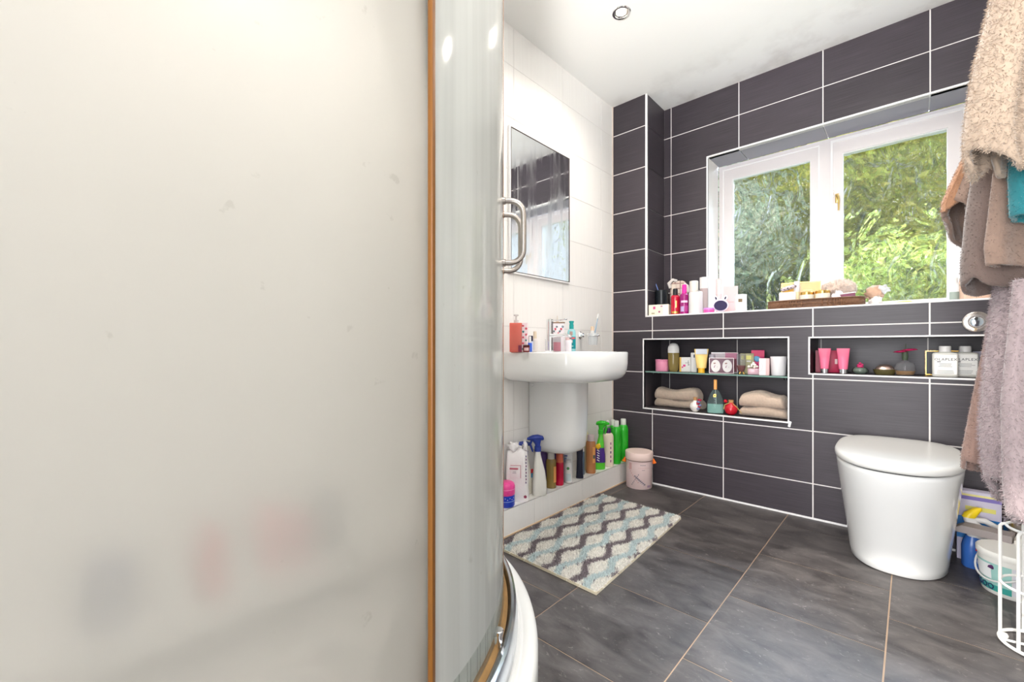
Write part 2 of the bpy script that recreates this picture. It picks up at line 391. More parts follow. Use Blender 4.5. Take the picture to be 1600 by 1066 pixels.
def tiling(parent, origin, U, V, ul, vl, region, ops, mat, gap=.0050, th=.006, name='tile', offset_rows=None):
    """tiles as single objects on the plane origin+u*U+v*V, their backs on the plane"""
    U, V = Vector(U), Vector(V); N = U.cross(V); R = Matrix((U, V, N)).transposed().to_4x4()
    for i in range(len(ul)-1):
        vv = vl if offset_rows is None or i % 2 == 0 else offset_rows
        for j in range(len(vv)-1):
            a, b = max(ul[i]+gap/2, region[0]), min(ul[i+1]-gap/2, region[1]); c, d = max(vv[j]+gap/2, region[2]), min(vv[j+1]-gap/2, region[3])
            if b-a < .004 or d-c < .004: continue
            me = tile_mesh(a, b, c, d, ops, th)
            if me is None: continue
            o = bpy.data.objects.new(name, me); COL.objects.link(o)
            if not me.materials: me.materials.append(mat)
            o.matrix_world = Matrix.Translation(Vector(origin)+U*a+V*c) @ R
            o.parent = parent
            tag(o)
def slab_grid(name, origin, U, V, region, ops, mat, parent, th=.02):
    """backing slab (grout bed) with openings; front face on the plane"""
    U, V = Vector(U), Vector(V); N = U.cross(V); R = Matrix((U, V, N)).transposed().to_4x4()
    me = tile_mesh(region[0], region[1], region[2], region[3], ops, th).copy(); me.materials.clear(); me.materials.append(mat)
    o = bpy.data.objects.new(name, me); COL.objects.link(o)
    o.matrix_world = Matrix.Translation(Vector(origin)+U*region[0]+V*region[2]-N*th) @ R; o.parent = parent
    return o
def rng_lines(x0, step, lo, hi):
    k = math.floor((lo-x0)/step); out = []
    while x0+k*step < hi+step: out.append(x0+k*step); k += 1
    return out

# dimensions (metres)
XR = 1.80; YN = -2.95; ZC = 2.377; YB = .2606; TW, TH = .403, .252; Z0 = .9258
PW = .2324; SILL = 1.016; NICHE_L = (.215, .972, .455, .871); NICHE_R = (1.064, 1.70, .700, .868)
WIN = (.506, 1.64, SILL, 1.988); YF = .465
T = .006
ZL = rng_lines(Z0, TH, 0, ZC)

# ---- floor
fl = structure('floor', 'dark slate-look tiled floor with thin tan grout lines')
box('grout_bed', (XR+.1, -YN+.45, .05), m_grout_f, fl, (XR/2, (YN+.35)/2, -.0512))
rows_a = rng_lines(-.957, .3955, YN, 0); rows_b = rng_lines(-.760, .3955, YN, 0)
cols = rng_lines(.975, .3955, 0, XR)
k0 = cols.index(min(cols, key=lambda v: abs(v-.975))) % 2
for par in (0, 1):
    for i in range(len(cols)-1):
        if i % 2 != par: continue
        rws = rows_a if i % 2 == k0 else rows_b
        tiling(fl, (0, 0, -T), (1, 0, 0), (0, 1, 0), [cols[i], cols[i+1]], rws, (0, XR, YN, 0), [], m_floor, gap=.0038)
# ---- ceiling
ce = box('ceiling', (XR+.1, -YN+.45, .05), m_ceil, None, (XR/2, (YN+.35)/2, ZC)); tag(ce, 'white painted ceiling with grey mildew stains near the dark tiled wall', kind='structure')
# ---- white tiled wall on the left
wl = structure('wall_left', 'white tiled wall behind the basin and the shower')
slab_grid('grout_bed', (-.0012, 0, 0), (0, 1, 0), (0, 0, 1), (YN, .34, 0, ZC), [], m_grout_w, wl)
tiling(wl, (-T, 0, 0), (0, 1, 0), (0, 0, 1), rng_lines(-.1425, TW, YN, 0), ZL, (YN, 0, .0, ZC), [], m_white, gap=.003)
# ---- dark wall: recessed plane with the window opening
wb = structure('wall_back', 'charcoal ribbed tiled wall with white grout around the window')
slab_grid('grout_bed', (0, YB+.0016, 0), (1, 0, 0), (0, 0, 1), (0, XR+.02, .3, ZC), [WIN], m_grout, wb, th=.03)
tiling(wb, (0, YB+T, 0), (1, 0, 0), (0, 0, 1), rng_lines(.2771, TW, 0, XR), ZL, (PW, XR, SILL, ZC), [shrink(WIN, .006)], m_dark)
# reveals of the window opening
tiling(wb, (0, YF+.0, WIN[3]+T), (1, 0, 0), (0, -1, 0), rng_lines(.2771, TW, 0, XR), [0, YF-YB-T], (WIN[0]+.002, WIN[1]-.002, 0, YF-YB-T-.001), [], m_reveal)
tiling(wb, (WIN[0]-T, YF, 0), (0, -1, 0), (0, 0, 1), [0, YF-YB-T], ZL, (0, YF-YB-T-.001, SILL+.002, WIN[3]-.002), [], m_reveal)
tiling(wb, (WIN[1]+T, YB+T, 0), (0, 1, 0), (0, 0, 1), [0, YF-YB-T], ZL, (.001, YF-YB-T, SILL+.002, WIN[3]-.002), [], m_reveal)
for nm, sz, lc in (('grout_bed', (WIN[1]-WIN[0]+.1, .20, .03), ((WIN[0]+WIN[1])/2, YF-.09, WIN[3]+T)), ('grout_bed', (.03, .20, 1.03), (WIN[0]-T-.015, YF-.09, SILL)), ('grout_bed', (.03, .20, 1.03), (WIN[1]+T+.015, YF-.09, SILL))):
    box(nm, sz, m_grout, wb, lc)
# ---- boxed-out lower part with the niches and the pillar
bx = structure('wall_boxing', 'charcoal tiled boxing with two niches and a full-height pillar on its left')
FRONT_OPS = [shrink(NICHE_L, .0), shrink(NICHE_R, .0), (PW, XR+.1, SILL, ZC+.1)]
slab_grid('grout_bed', (0, .0016, 0), (1, 0, 0), (0, 0, 1), (0, XR+.02, 0, ZC), FRONT_OPS, m_grout, bx, th=.016)
tiling(bx, (0, T, 0), (1, 0, 0), (0, 0, 1), rng_lines(.2695, TW, 0, XR), ZL, (.001, XR, .006, ZC), [shrink(NICHE_L, .006), shrink(NICHE_R, .006), (PW-.009, XR+.1, SILL-.006, ZC+.1)], m_dark, gap=.0055)
# pillar side
slab_grid('grout_bed', (PW-T, 0, 0), (0, 1, 0), (0, 0, 1), (.01, YB+.02, SILL, ZC), [], m_grout, bx, th=.012)
tiling(bx, (PW-T, 0, 0), (0, 1, 0), (0, 0, 1), [0, .40], ZL, (.010, YB-.001, SILL+.002, ZC), [], m_dark)
# sill slab of white tiles on top of the boxing
box('sill_bed', (XR-PW+.02, YF-.002, .02), m_grout, bx, ((XR+PW)/2, (YF)/2, SILL-.026))
tiling(bx, (0, 0, SILL-T), (1, 0, 0), (0, 1, 0), rng_lines(.2695, TW, 0, XR), [0, .26, .52], (PW+.001, XR, .010, YB-.001), [], m_white)
tiling(bx, (0, 0, SILL-T), (1, 0, 0), (0, 1, 0), rng_lines(.2695, TW, 0, XR), [.262, .52], (WIN[0]+.001, WIN[1]-.001, .262, YF-.001), [], m_white)
# niche linings
for (a, b, c, d) in (NICHE_L, NICHE_R):
    yb = YB-.002
    slab_grid('grout_bed', (0, yb, 0), (1, 0, 0), (0, 0, 1), (a-.02, b+.02, c-.02, d+.02), [], m_grout, bx, th=.003)
    tiling(bx, (0, yb, 0), (1, 0, 0), (0, 0, 1), rng_lines(.2695, TW, 0, XR), [v for v in ZL if not abs(v-.674) < .01 or a < 1], (a, b, c, d), [], m_dark, th=.004)
    yb -= .005
    for nm, sz, lc in (('niche_floor', (b-a, yb-.008, .012), ((a+b)/2, (yb+.008)/2, c-.012)), ('niche_top', (b-a, yb-.008, .012), ((a+b)/2, (yb+.008)/2, d)),
                       ('niche_side', (.012, yb-.008, d-c), (a-.006, (yb+.008)/2, c)), ('niche_side', (.012, yb-.008, d-c), (b+.006, (yb+.008)/2, c))):
        box(nm, sz, m_dark, bx, lc)
    t = .007
    for nm, sz, lc in (('edge_trim', (b-a+2*t, .012, t), ((a+b)/2, .004, c-t)), ('edge_trim', (b-a+2*t, .012, t), ((a+b)/2, .004, d)),
                       ('edge_trim', (t, .012, d-c), (a-t/2, .004, c)), ('edge_trim', (t, .012, d-c), (b+t/2, .004, c))):
        box(nm, sz, m_trim, bx, lc, bev=.0015)
# edge trims: pillar, sill front, window opening, skirting joint
box('edge_trim', (.012, .014, ZC-SILL), m_trim, bx, (PW-.003, .005, SILL), bev=.003)
box('edge_trim', (XR-PW, .014, .008), m_trim, bx, ((XR+PW)/2, .006, SILL-.006), bev=.002)
box('floor_joint', (XR-.13, .005, .008), m_trim, bx, ((XR+.13)/2, -.0025, 0))
t = .009
for sz, lc in (((WIN[1]-WIN[0]+2*t, .012, t), ((WIN[0]+WIN[1])/2, YB+.004, WIN[3])), ((t, .012, WIN[3]-SILL), (WIN[0]-t/2, YB+.004, SILL)), ((t, .012, WIN[3]-SILL), (WIN[1]+t/2, YB+.004, SILL))):
    box('edge_trim', sz, m_trim, wb, lc, bev=.002)
tag(box('trim_1', (.006, .006, ZC), M('beige_joint', srgb(214, 200, 190), .7), None, (.003, -.003, 0)), 'thin beige joint where the white wall meets the dark pillar', kind='structure')
box('grout_chip', (.012, .006, .03), m_trim, bx, (.978, -.003, .43), (0, .2, 0), .003)
# ---- right wall, near wall with the doorway
wr = box('wall_right', (.05, -YN+.45, ZC), m_plaster, None, (XR+.025, (YN+.35)/2, 0)); tag(wr, 'white plastered wall on the right behind the towels', kind='structure')
wn = structure('wall_near', 'white wall behind the viewer with an open doorway')
DW = (.86, 1.74, 2.1)
for sz, lc in (((DW[0]+.05, .05, ZC), (DW[0]/2-.025, YN-.025, 0)), ((XR-DW[1]+.05, .05, ZC), ((XR+DW[1])/2+.025, YN-.025, 0)), ((DW[1]-DW[0], .05, ZC-DW[2]), ((DW[0]+DW[1])/2, YN-.025, DW[2]))):
    box('wall_panel', sz, m_plaster, wn, lc)
# ---- white tiled plinth
pl = structure('wall_plinth', 'low white tiled ledge along the foot of the white wall')
PXL, PZ = .13, .116
box('core', (PXL-.012, -1.30*-1-.001, PZ-.010), m_grout_w, pl, ((PXL-.012)/2+.001, -.6515, .001))
tiling(pl, (PXL-T-.002, 0, 0), (0, 1, 0), (0, 0, 1), rng_lines(-.1425, TW, -1.302, 0), [0, .30], (-1.302, -.001, .006, PZ), [], m_white, gap=.002, th=.008)
tiling(pl, (0, 0, PZ-T-.002), (1, 0, 0), (0, 1, 0), [0, .5], rng_lines(-.1425, TW, -1.302, 0), (.001, PXL-.001, -1.302, -.001), [], m_white, gap=.002, th=.008)
box('floor_joint', (.004, 1.30, .006), M('tan_joint', srgb(222, 190, 160), .8), pl, (PXL+.002, -.652, 0))
ps = structure('wall_shower_ledge', 'higher white tiled ledge inside the shower')
box('core', (.118, 1.60, .176), m_grout_w, ps, (.060, -2.149, .001))
tiling(ps, (.122, 0, 0), (0, 1, 0), (0, 0, 1), rng_lines(-.1425, TW, YN, -1.34), [0, .30], (-2.948, -1.342, .108, .185), [], m_white, gap=.002, th=.008)
tiling(ps, (0, 0, .177), (1, 0, 0), (0, 1, 0), [0, .5], rng_lines(-.1425, TW, YN, -1.34), (.001, .129, -2.948, -1.342), [], m_white, gap=.002, th=.008)

# ------------------------------------------------------------------ window
wi = structure('window_1', 'white painted timber window with two obscured glass lights')
x0, x1, z0, z1 = WIN
YG = .500
def frame_rect(name, a, b, c, d, w, y, dep, mat, parent, bev=.003):
    """rectangular frame of four rails around a..b, c..d (outer), w = (left,right,bottom,top) widths; front at y"""
    bm = bmesh.new()
    for (p, q, r, s) in ((a, b, c, c+w[2]), (a, b, d-w[3], d), (a, a+w[0], c+w[2], d-w[3]), (b-w[1], b, c+w[2], d-w[3])):
        m_ = Matrix.Translation(((p+q)/2, y+dep/2, (r+s)/2)) @ Matrix.Diagonal((q-p, dep, s-r, 1))
        g = bmesh.ops.create_cube(bm, size=1, matrix=m_)
    return link(name, bm_mesh(name, bm), mat, parent)
frame_rect('frame', x0, x1, z0, z1, (.022, .026, .016, .020), .470, .07, m_paint, wi)
box('mullion', (.052, .07, z1-z0-.036), m_paint, wi, (1.068, .505, z0+.016))
# left light: fixed sash
sl = frame_rect('sash', x0+.022, 1.042, z0+.016, z1-.020, (.056, .044, .020, .070), .478, .045, m_paint, wi)
frame_rect('glazing_bead', x0+.074, 1.002, z0+.032, z1-.086, (.007, .007, .007, .007), .484, .012, m_bead, sl)
frame_rect('sash_lip', x0+.022, 1.042, z0+.016, z1-.020, (.007, .007, .007, .007), .473, .006, m_bead, sl)
m_glass = window_glass_mat(); m_pane = clear('plain_pane_side', (.97, .99, .98), .05, .97)
def pane(sz, loc, par):
    o = box('glass_pane', sz, [m_pane, m_glass], par, loc)
    for f_ in o.data.polygons:
        f_.material_index = 1 if f_.normal.y < -.9 else 0
    return o
pane((1.002-x0-.078, .004, z1-.09-z0-.034), ((1.002+x0+.078)/2, YG, z0+.034), sl)
# right light: opening casement, a little proud
sr = frame_rect('sash', 1.094, x1-.026, z0+.016, z1-.020, (.052, .062, .030, .080), .462, .06, m_paint, wi)
frame_rect('glazing_bead', 1.142, x1-.084, z0+.042, z1-.096, (.007, .007, .007, .007), .470, .012, m_bead, sr)
frame_rect('sash_lip', 1.094, x1-.026, z0+.016, z1-.020, (.009, .010, .007, .014), .456, .007, m_bead, sr)
pane((x1-.09-1.148, .004, z1-.102-z0-.048), ((x1-.09+1.148)/2, YG, z0+.048), sr)
hd = box('handle_plate', (.016, .006, .050), m_brass, sr, (1.122, .459, 1.62), bev=.002)
tube('handle', [(1.122, .457, 1.655), (1.122, .438, 1.655), (1.130, .432, 1.648), (1.133, .430, 1.62), (1.132, .430, 1.57)], .0045, m_brass, sr, radii=[.006, .006, .006, .005, .0035])
box('keep_plate', (.009, .004, .036), m_satin, sr, (1.103, .459, 1.655), bev=.001)
tube('stay_bar', [(1.20, .452, 1.043), (1.34, .447, 1.046), (1.38, .445, 1.056), (1.42, .447, 1.056), (1.44, .449, 1.046)], .005, m_brass, sr)
box('stay_pin', (.014, .012, .012), m_brass, sr, (1.31, .452, 1.040), bev=.003)

# ------------------------------------------------------------------ ceiling downlights
m_lamp = M('lamp_glow', (1, .93, .82), .5, emit=((1, .88, .72), 22))
spots = [(.434, -.685, 'recessed chrome downlight in the ceiling above the basin'), (1.33, -.62, 'recessed downlight in the ceiling above the toilet'), (.434, -2.0, 'recessed downlight in the ceiling above the shower'), (1.33, -2.0, 'recessed downlight in the ceiling near the viewer')]
for (sx_, sy_, lb) in spots:
    d = thing('ceiling_downlight', lb, 'light', (sx_, sy_, ZC))
    lathe('trim_ring', [(.030, -.001), (.031, -.004), (.040, -.005), (.043, -.002), (.043, .0), (.030, 0)], m_chrome, d, seg=32, caps=False)
    lathe('reflector', [(.030, -.0035), (.026, -.0015), (.0245, -.0008)], m_satin, d, seg=32, caps=False)
    lathe('bulb', [(0.0, -.0035), (.014, -.003), (.022, -.001), (.022, 0)], m_lamp, d, seg=24)
    light('downlight_lamp', 'SPOT', (sx_, sy_, ZC-.02), (24 if sx_ < 1 else 16) if sy_ < -1 else 30, (1, .93, .85), target=(sx_, sy_, 0), spot_size=math.radians(150), spot_blend=.9, shadow_soft_size=.03).parent = None

# ------------------------------------------------------------------ shower
SC = Vector((.045, -2.263)); RG = .8234; RR = .8566; RT = .9145
tr = thing('shower_tray', 'white quadrant shower tray with stepped curved rim', 'shower tray', (SC.x, SC.y, 0))
def quad_ring(r, z, n=48):
    # straight from the near wall, quarter circle, straight to the white wall
    out = [(r, YN+.004-SC.y, z)]
    out += [(r*math.cos(a), r*math.sin(a), z) for a in np.linspace(-.0, PI/2, n)]
    out += [(.002-SC.x, r, z), (.002-SC.x, YN+.004-SC.y, z)]
    return [(max(a, .1315-SC.x), b, c) for a, b, c in out]
prof = [(RT-.004, .002), (RT, .006), (RT, .088), (RT-.003, .098), (RT-.010, .1045), (RT-.020, .1065), (RT-.032, .1075), (RT-.036, .1045), (RT-.040, .1045), (RT-.046, .112), (RT-.105, .112), (RT-.115, .100), (RT-.135, .062), (RT-.30, .055), (.10, .050)]
rings = [quad_ring(r, z) for r, z in prof]
me = rings_mesh('rim', rings, False, False, True, .8)
link('rim', me, m_acr, tr)
lathe('waste', [(0, .052), (.045, .052), (.045, .058), (.03, .0595), (0, .0595)], m_chrome, tr, loc=(.30, .25, 0))

en = thing('shower_enclosure', 'curved shower enclosure of limescaled glass with amber seals', 'shower', (SC.x, SC.y, 0))
def arc_sheet(name, r, th, z0, z1, a0, a1, mat, parent, n=40, flat_from=None):
    P = []
    if flat_from is not None: P.append((1, 0, flat_from))
    for i in range(n+1):
        a = a0+(a1-a0)*i/n; P.append((math.cos(a), math.sin(a), 0))
    rings = []
    for (c, s, fy) in P:
        o_, i_ = r+th/2, r-th/2
        if fy: q = [(o_, fy, z0), (o_, fy, z1), (i_, fy, z1), (i_, fy, z0)]
        else: q = [(o_*c, o_*s, z0), (o_*c, o_*s, z1), (i_*c, i_*s, z1), (i_*c, i_*s, z0)]
        rings.append(q)
    return link(name, rings_mesh(name, rings, True, True, True, .6), mat, parent)
g_panel = film_glass('limescaled_fixed_glass', .42, .50, tint=(.97, .965, .955), film_col=(.71, .69, .645), streak=(9, 9, 1.2), rough=.34, dirt=.6)
g_door = film_glass('limescaled_door_glass', .62, .76, tint=(.95, .99, .97), film_col=(.965, .985, .965), streak=(22, 22, .6), rough=.12, dirt=.2)
ZT = 1.98
A_SEAL = None
# angle where the amber strip stands (px 676 ray from the viewpoint met with the near side of the cylinder)
A_SEAL = -0.0
def hit_angle(px):
    th = YAW-math.atan((px-800)/676.57); d = Vector((-math.sin(th), math.cos(th))); o = Vector((CAM.x, CAM.y))-SC
    b = o.dot(d); c = o.dot(o)-RG**2; s = -b-math.sqrt(b*b-c); p = o+d*s; return math.atan2(p.y, p.x)
a_s = hit_angle(676.5); a_l = math.radians(44.0)
arc_sheet('fixed_glass', RG-.012, .006, .185, ZT, -.0, a_s+.02, g_panel, en, 30, flat_from=YN+.01-SC.y)
def strip(name, r, a, w, dep, z0, z1, mat, parent):
    o = box(name, (dep, w, z1-z0), mat, parent, ((r)*math.cos(a), (r)*math.sin(a), z0), (0, 0, a), .0012); return o
doorA = arc_sheet('sliding_door', RG, .006, .190, ZT-.02, a_s, a_l, g_door, en, 40)
strip('edge_seal', RG, a_s-.004, .0085, .010, .19, ZT-.02, m_amber, doorA)
strip('edge_seal', RG, a_l+.002, .004, .008, .19, ZT-.02, M('brown_seal', srgb(166, 112, 66), .4), doorA)
doorB = arc_sheet('sliding_door', RG, .006, .190, ZT-.02, a_l+.012, math.radians(84), g_door, en, 30)
strip('edge_seal', RG, a_l+.012, .004, .008, .19, ZT-.02, M('clear_seal', srgb(200, 210, 200), .3), doorB)
arc_sheet('fixed_glass', RG-.012, .006, .185, ZT, math.radians(83), math.radians(89.2), g_panel, en, 4)
def handle(a, parent, z0=1.036, z1=1.192):
    c, s = math.cos(a), math.sin(a); r0 = RG+.003; D = .052; k = .034
    pts = [(r0, z1), (r0+D-k, z1)]
    pts += [(r0+D-k+k*math.sin(t), z1-k+k*math.cos(t)) for t in np.linspace(.15, PI/2, 7)]
    pts += [(r0+D-k+k*math.cos(t), z0+k-k*math.sin(t)) for t in np.linspace(0, PI/2-.15, 7)]
    pts += [(r0+D-k, z0), (r0, z0)]
    h = tube('handle', [(r*c, r*s, z) for r, z in pts], .0072, m_satin, parent, seg=14)
    for z in (z0, z1):
        o = lathe('handle_mount', [(.0095, 0), (.0095, .006), (.0075, .007)], m_satin, parent, ((RG+.003)*c, (RG+.003)*s, z), (0, PI/2, a))
    return h
handle(math.radians(41.2), doorA); handle(math.radians(49.0), doorB)
def rail(name, r, z0, z1, dep, mat, parent):
    prof_ = [(r-dep, z0), (r-dep*.15, z0), (r, z0+.006), (r, z0+(z1-z0)*.55), (r-.004, z1-.004), (r-.010, z1), (r-.016, z1-.002), (r-.018, z1-.012), (r-dep, z1-.022)]
    rings = []
    for st in [None]+list(np.linspace(0, PI/2, 50)):
        rings.append([((rr, YN+.01-SC.y, z) if st is None else (rr*math.cos(st), rr*math.sin(st), z)) for rr, z in prof_])
    return link(name, rings_mesh(name, rings, True, True, True, .7), mat, parent)
rail('bottom_rail', RR+.007, .113, .178, .030, m_alu, en)
rail('track_channel', RR-.018, .158, .174, .028, M('stained_track', srgb(150, 112, 62), .5, .3, var=.4, vscale=40), en)
rail('top_rail', RR-.004, ZT-.03, ZT+.02, .05, m_alu, en)
for dg in (3, 12, 20.0, 31.5):
    a = math.radians(dg); rl = lathe('roller', [(.0, -.030), (.009, -.030), (.009, -.003), (.0105, -.003), (.0115, .004), (.010, .006), (0, .006)], m_chrome, doorA, ((RG+.012)*math.cos(a), (RG+.012)*math.sin(a), .200), (0, 0, 0), seg=18)
arc_sheet('drip_seal', RG+.004, .002, .176, .240, a_s, a_l, clear('clear_drip_seal', (.93, .95, .93), .1, .8), doorA, 30)
box('wall_profile', (.02, .03, ZT-.18), m_alu, en, (.014-SC.x, RG-.012, .18))
# shower fittings on the white wall, faint behind the limescale
sh = thing('shower_mixer', 'chrome bar shower mixer and riser behind the limescaled glass', 'shower mixer', (.0, -2.72, 1.02))
tube('mixer_bar', [(.05, -.13, 0), (.05, .13, 0)], .02, m_chrome, sh, 14); tube('riser_rail', [(.05, 0, .02), (.05, 0, .85), (.12, 0, .93), (.34, 0, .93)], .009, m_chrome, sh)
tube('wall_union', [(.001, -.075, 0), (.05, -.075, 0)], .012, m_chrome, sh); tube('wall_union', [(.001, .075, 0), (.05, .075, 0)], .012, m_chrome, sh)
lathe('shower_head', [(0, 0), (.09, 0), (.09, .006), (.02, .014), (.012, .03), (0, .03)], m_chrome, sh, (.34, 0, .90))

# ------------------------------------------------------------------ mirror
mi = thing('wall_mirror', 'rectangular wall mirror with a thin white edge above the basin', 'mirror', (0, -.7415, 1.182))
MW, MH = .498, .708
mm, nt_, p_ = newmat('smudged_mirror'); p_.inputs['Metallic'].default_value = 1; p_.inputs['Base Color'].default_value = (.93, .94, .94, 1)
tc_ = node(nt_, 'ShaderNodeTexCoord'); mp_ = node(nt_, 'ShaderNodeMapping'); mp_.inputs['Scale'].default_value = (1, 22, 3); nt_.links.new(tc_.outputs['Object'], mp_.inputs[0])
nn_ = node(nt_, 'ShaderNodeTexNoise'); nn_.inputs['Scale'].default_value = 1; nn_.inputs['Detail'].default_value = 5; nt_.links.new(mp_.outputs[0], nn_.inputs['Vector'])
rr_ = node(nt_, 'ShaderNodeMapRange'); rr_.inputs['From Min'].default_value = .42; rr_.inputs['From Max'].default_value = .72; rr_.inputs['To Min'].default_value = .015; rr_.inputs['To Max'].default_value = .25
nt_.links.new(nn_.outputs[0], rr_.inputs[0]); nt_.links.new(rr_.outputs[0], p_.inputs['Roughness'])
box('mirror_glass', (.004, MW-.016, MH-.016), mm, mi, (.0100, 0, .008))
box('backing', (.006, MW-.012, MH-.012), m_black, mi, (.0045, 0, .006))
fr_ = frame_rect('edge_strip', -MW/2, MW/2, 0, MH, (.007, .007, .007, .007), 0, .0125, m_trim, mi); fr_.rotation_euler = (0, 0, PI/2); fr_.location = (.0135, 0, 0)
fr2 = frame_rect('inner_edge', -MW/2+.007, MW/2-.007, .007, MH-.007, (.003, .003, .003, .003), 0, .002, M('dark_mirror_edge', srgb(92, 80, 78), .3, .5), mi); fr2.rotation_euler = (0, 0, PI/2); fr2.location = (.0145, 0, 0)

# ------------------------------------------------------------------ basin
bs = thing('wash_basin', 'white wall-hung ceramic basin with a flat rim', 'basin', (0, -.742, .663))
BD, BW = .445, .300
def bound(phi, cx, D, Wd, n=2.7):
    c, s = math.cos(phi), math.sin(phi); lo, hi = 0, 2.0
    for _ in range(34):
        m = (lo+hi)/2; x, y = cx+m*c, m*s
        ins = x > 0.0015 and (abs(x/D)**n+abs(y/Wd)**n) < 1
        lo, hi = (m, hi) if ins else (lo, m)
    return lo
NB = 96
phis = [2*PI*i/NB for i in range(NB)]
def bring(D, Wd, z, cx=.22): return [(cx+bound(p, cx, D, Wd)*math.cos(p), bound(p, cx, D, Wd)*math.sin(p), z) for p in phis]
def inring(rx, ry, z, cx=.235): return [(cx+rx*math.cos(p), ry*math.sin(p), z) for p in phis]
rings = [bring(.32, .20, .0), bring(.370, .243, .0015), bring(.400, .268, .007), bring(.423, .284, .020), bring(.436, .293, .038), bring(.442, .298, .060), bring(BD, BW, .085), bring(BD+.001, BW+.001, .135), bring(BD-.001, BW-.001, .1385), bring(BD-.006, BW-.006, .1400),
         inring(.165, .235, .1400), inring(.158, .228, .136), inring(.15, .215, .11), inring(.13, .18, .05), inring(.07, .09, .022), inring(.02, .02, .018)]
link('bowl', rings_mesh('bowl', rings, True, True, True, 1.2), m_cer, bs)
lathe('waste_plug', [(0, .019), (.02, .019), (.02, .023), (0, .024)], m_chrome, bs, (.235, 0, 0))
pd = thing('basin_semi_pedestal', 'white half pedestal fixed to the wall under the basin', 'pedestal', (0, -.725, .302))
rings = []
for z, D, Wd in ((0, .16, .075), (.004, .195, .095), (.014, .222, .108), (.035, .238, .114), (.10, .245, .116), (.22, .248, .117), (.360, .25, .118)):
    rings.append([(.1+bound(p, .1, D, Wd, 3.2)*math.cos(p), bound(p, .1, D, Wd, 3.2)*math.sin(p), z) for p in phis])
link('shroud', rings_mesh('shroud', rings, True, True, True, 1.2), m_cer, pd)
lathe('bolt_cover', [(.009, 0), (.009, .003), (.006, .004), (0, .004)], m_chrome, pd, (.03, -.1165, .335), (PI/2, 0, 0))

# ------------------------------------------------------------------ toilet
tl = thing('toilet', 'white back-to-wall toilet with closed lid', 'toilet', (1.38, 0, 0))
def egg(rx, yf, z, n=2.35, back=0.0, cyf=.44):
    cy = yf*cyf; out = []
    for i in range(72):
        a = 2*PI*i/72; c, s = math.cos(a), math.sin(a)
        if s < 0: x, y = rx*math.copysign(abs(c)**(2/n), c), cy+(cy-yf)*-abs(s)**(2/n)
        else: x, y = rx*math.copysign(abs(c)**(2/3.4), c), cy+(back-cy)*abs(s)**(2/3.4)
        out.append((x, min(y, -.0005), z))
    return out
rings = [egg(.142, -.418, .0008), egg(.147, -.426, .006), egg(.149, -.430, .03), egg(.155, -.455, .10), egg(.164, -.497, .19), egg(.1735, -.548, .29), egg(.179, -.581, .355), egg(.1815, -.592, .385), egg(.1815, -.594, .397), egg(.178, -.590, .402)]
link('pan', rings_mesh('pan', rings, True, True, True, 1.2), m_cer, tl)
link('seat_gap', rings_mesh('seat_gap', [egg(.175, -.587, .402), egg(.175, -.587, .4075)], False, False), M('dark_gap', (.05, .05, .05), .6), tl)
rings = [egg(.180, -.592, .4072, 2.4, -.012), egg(.1845, -.599, .4085, 2.4, -.010), egg(.186, -.602, .415, 2.4, -.008), egg(.186, -.602, .424, 2.4, -.008), egg(.183, -.598, .4315, 2.4, -.010), egg(.172, -.584, .436, 2.4, -.02), egg(.13, -.50, .4375, 2.4, -.06), egg(.06, -.36, .438, 2.4, -.14)]
link('lid', rings_mesh('lid', rings, True, True, True, 1.2), m_acr, tl)
fp = thing('flush_plate', 'round chrome flush button set in the dark tiles', 'flush button', (1.612, 0, .925))
lathe('ring', [(.020, 0), (.0395, 0), (.041, .002), (.040, .005), (.034, .007), (.024, .007), (.0215, .004), (.020, .004)], m_satin, fp, rot=(PI/2, 0, 0), seg=40)
lathe('button', [(0, .0105), (.012, .0100), (.0185, .008), (.0195, .003), (.0195, 0)], M('blue_chrome', (.55, .62, .70), .12, 1), fp, rot=(PI/2, 0, 0), seg=32)
box('half_flush_segment', (.015, .0015, .013), M('gold_segment', srgb(232, 206, 176), .25, .8), fp, (-.008, -.0078, -.036), (0, .3, 0), .0005)

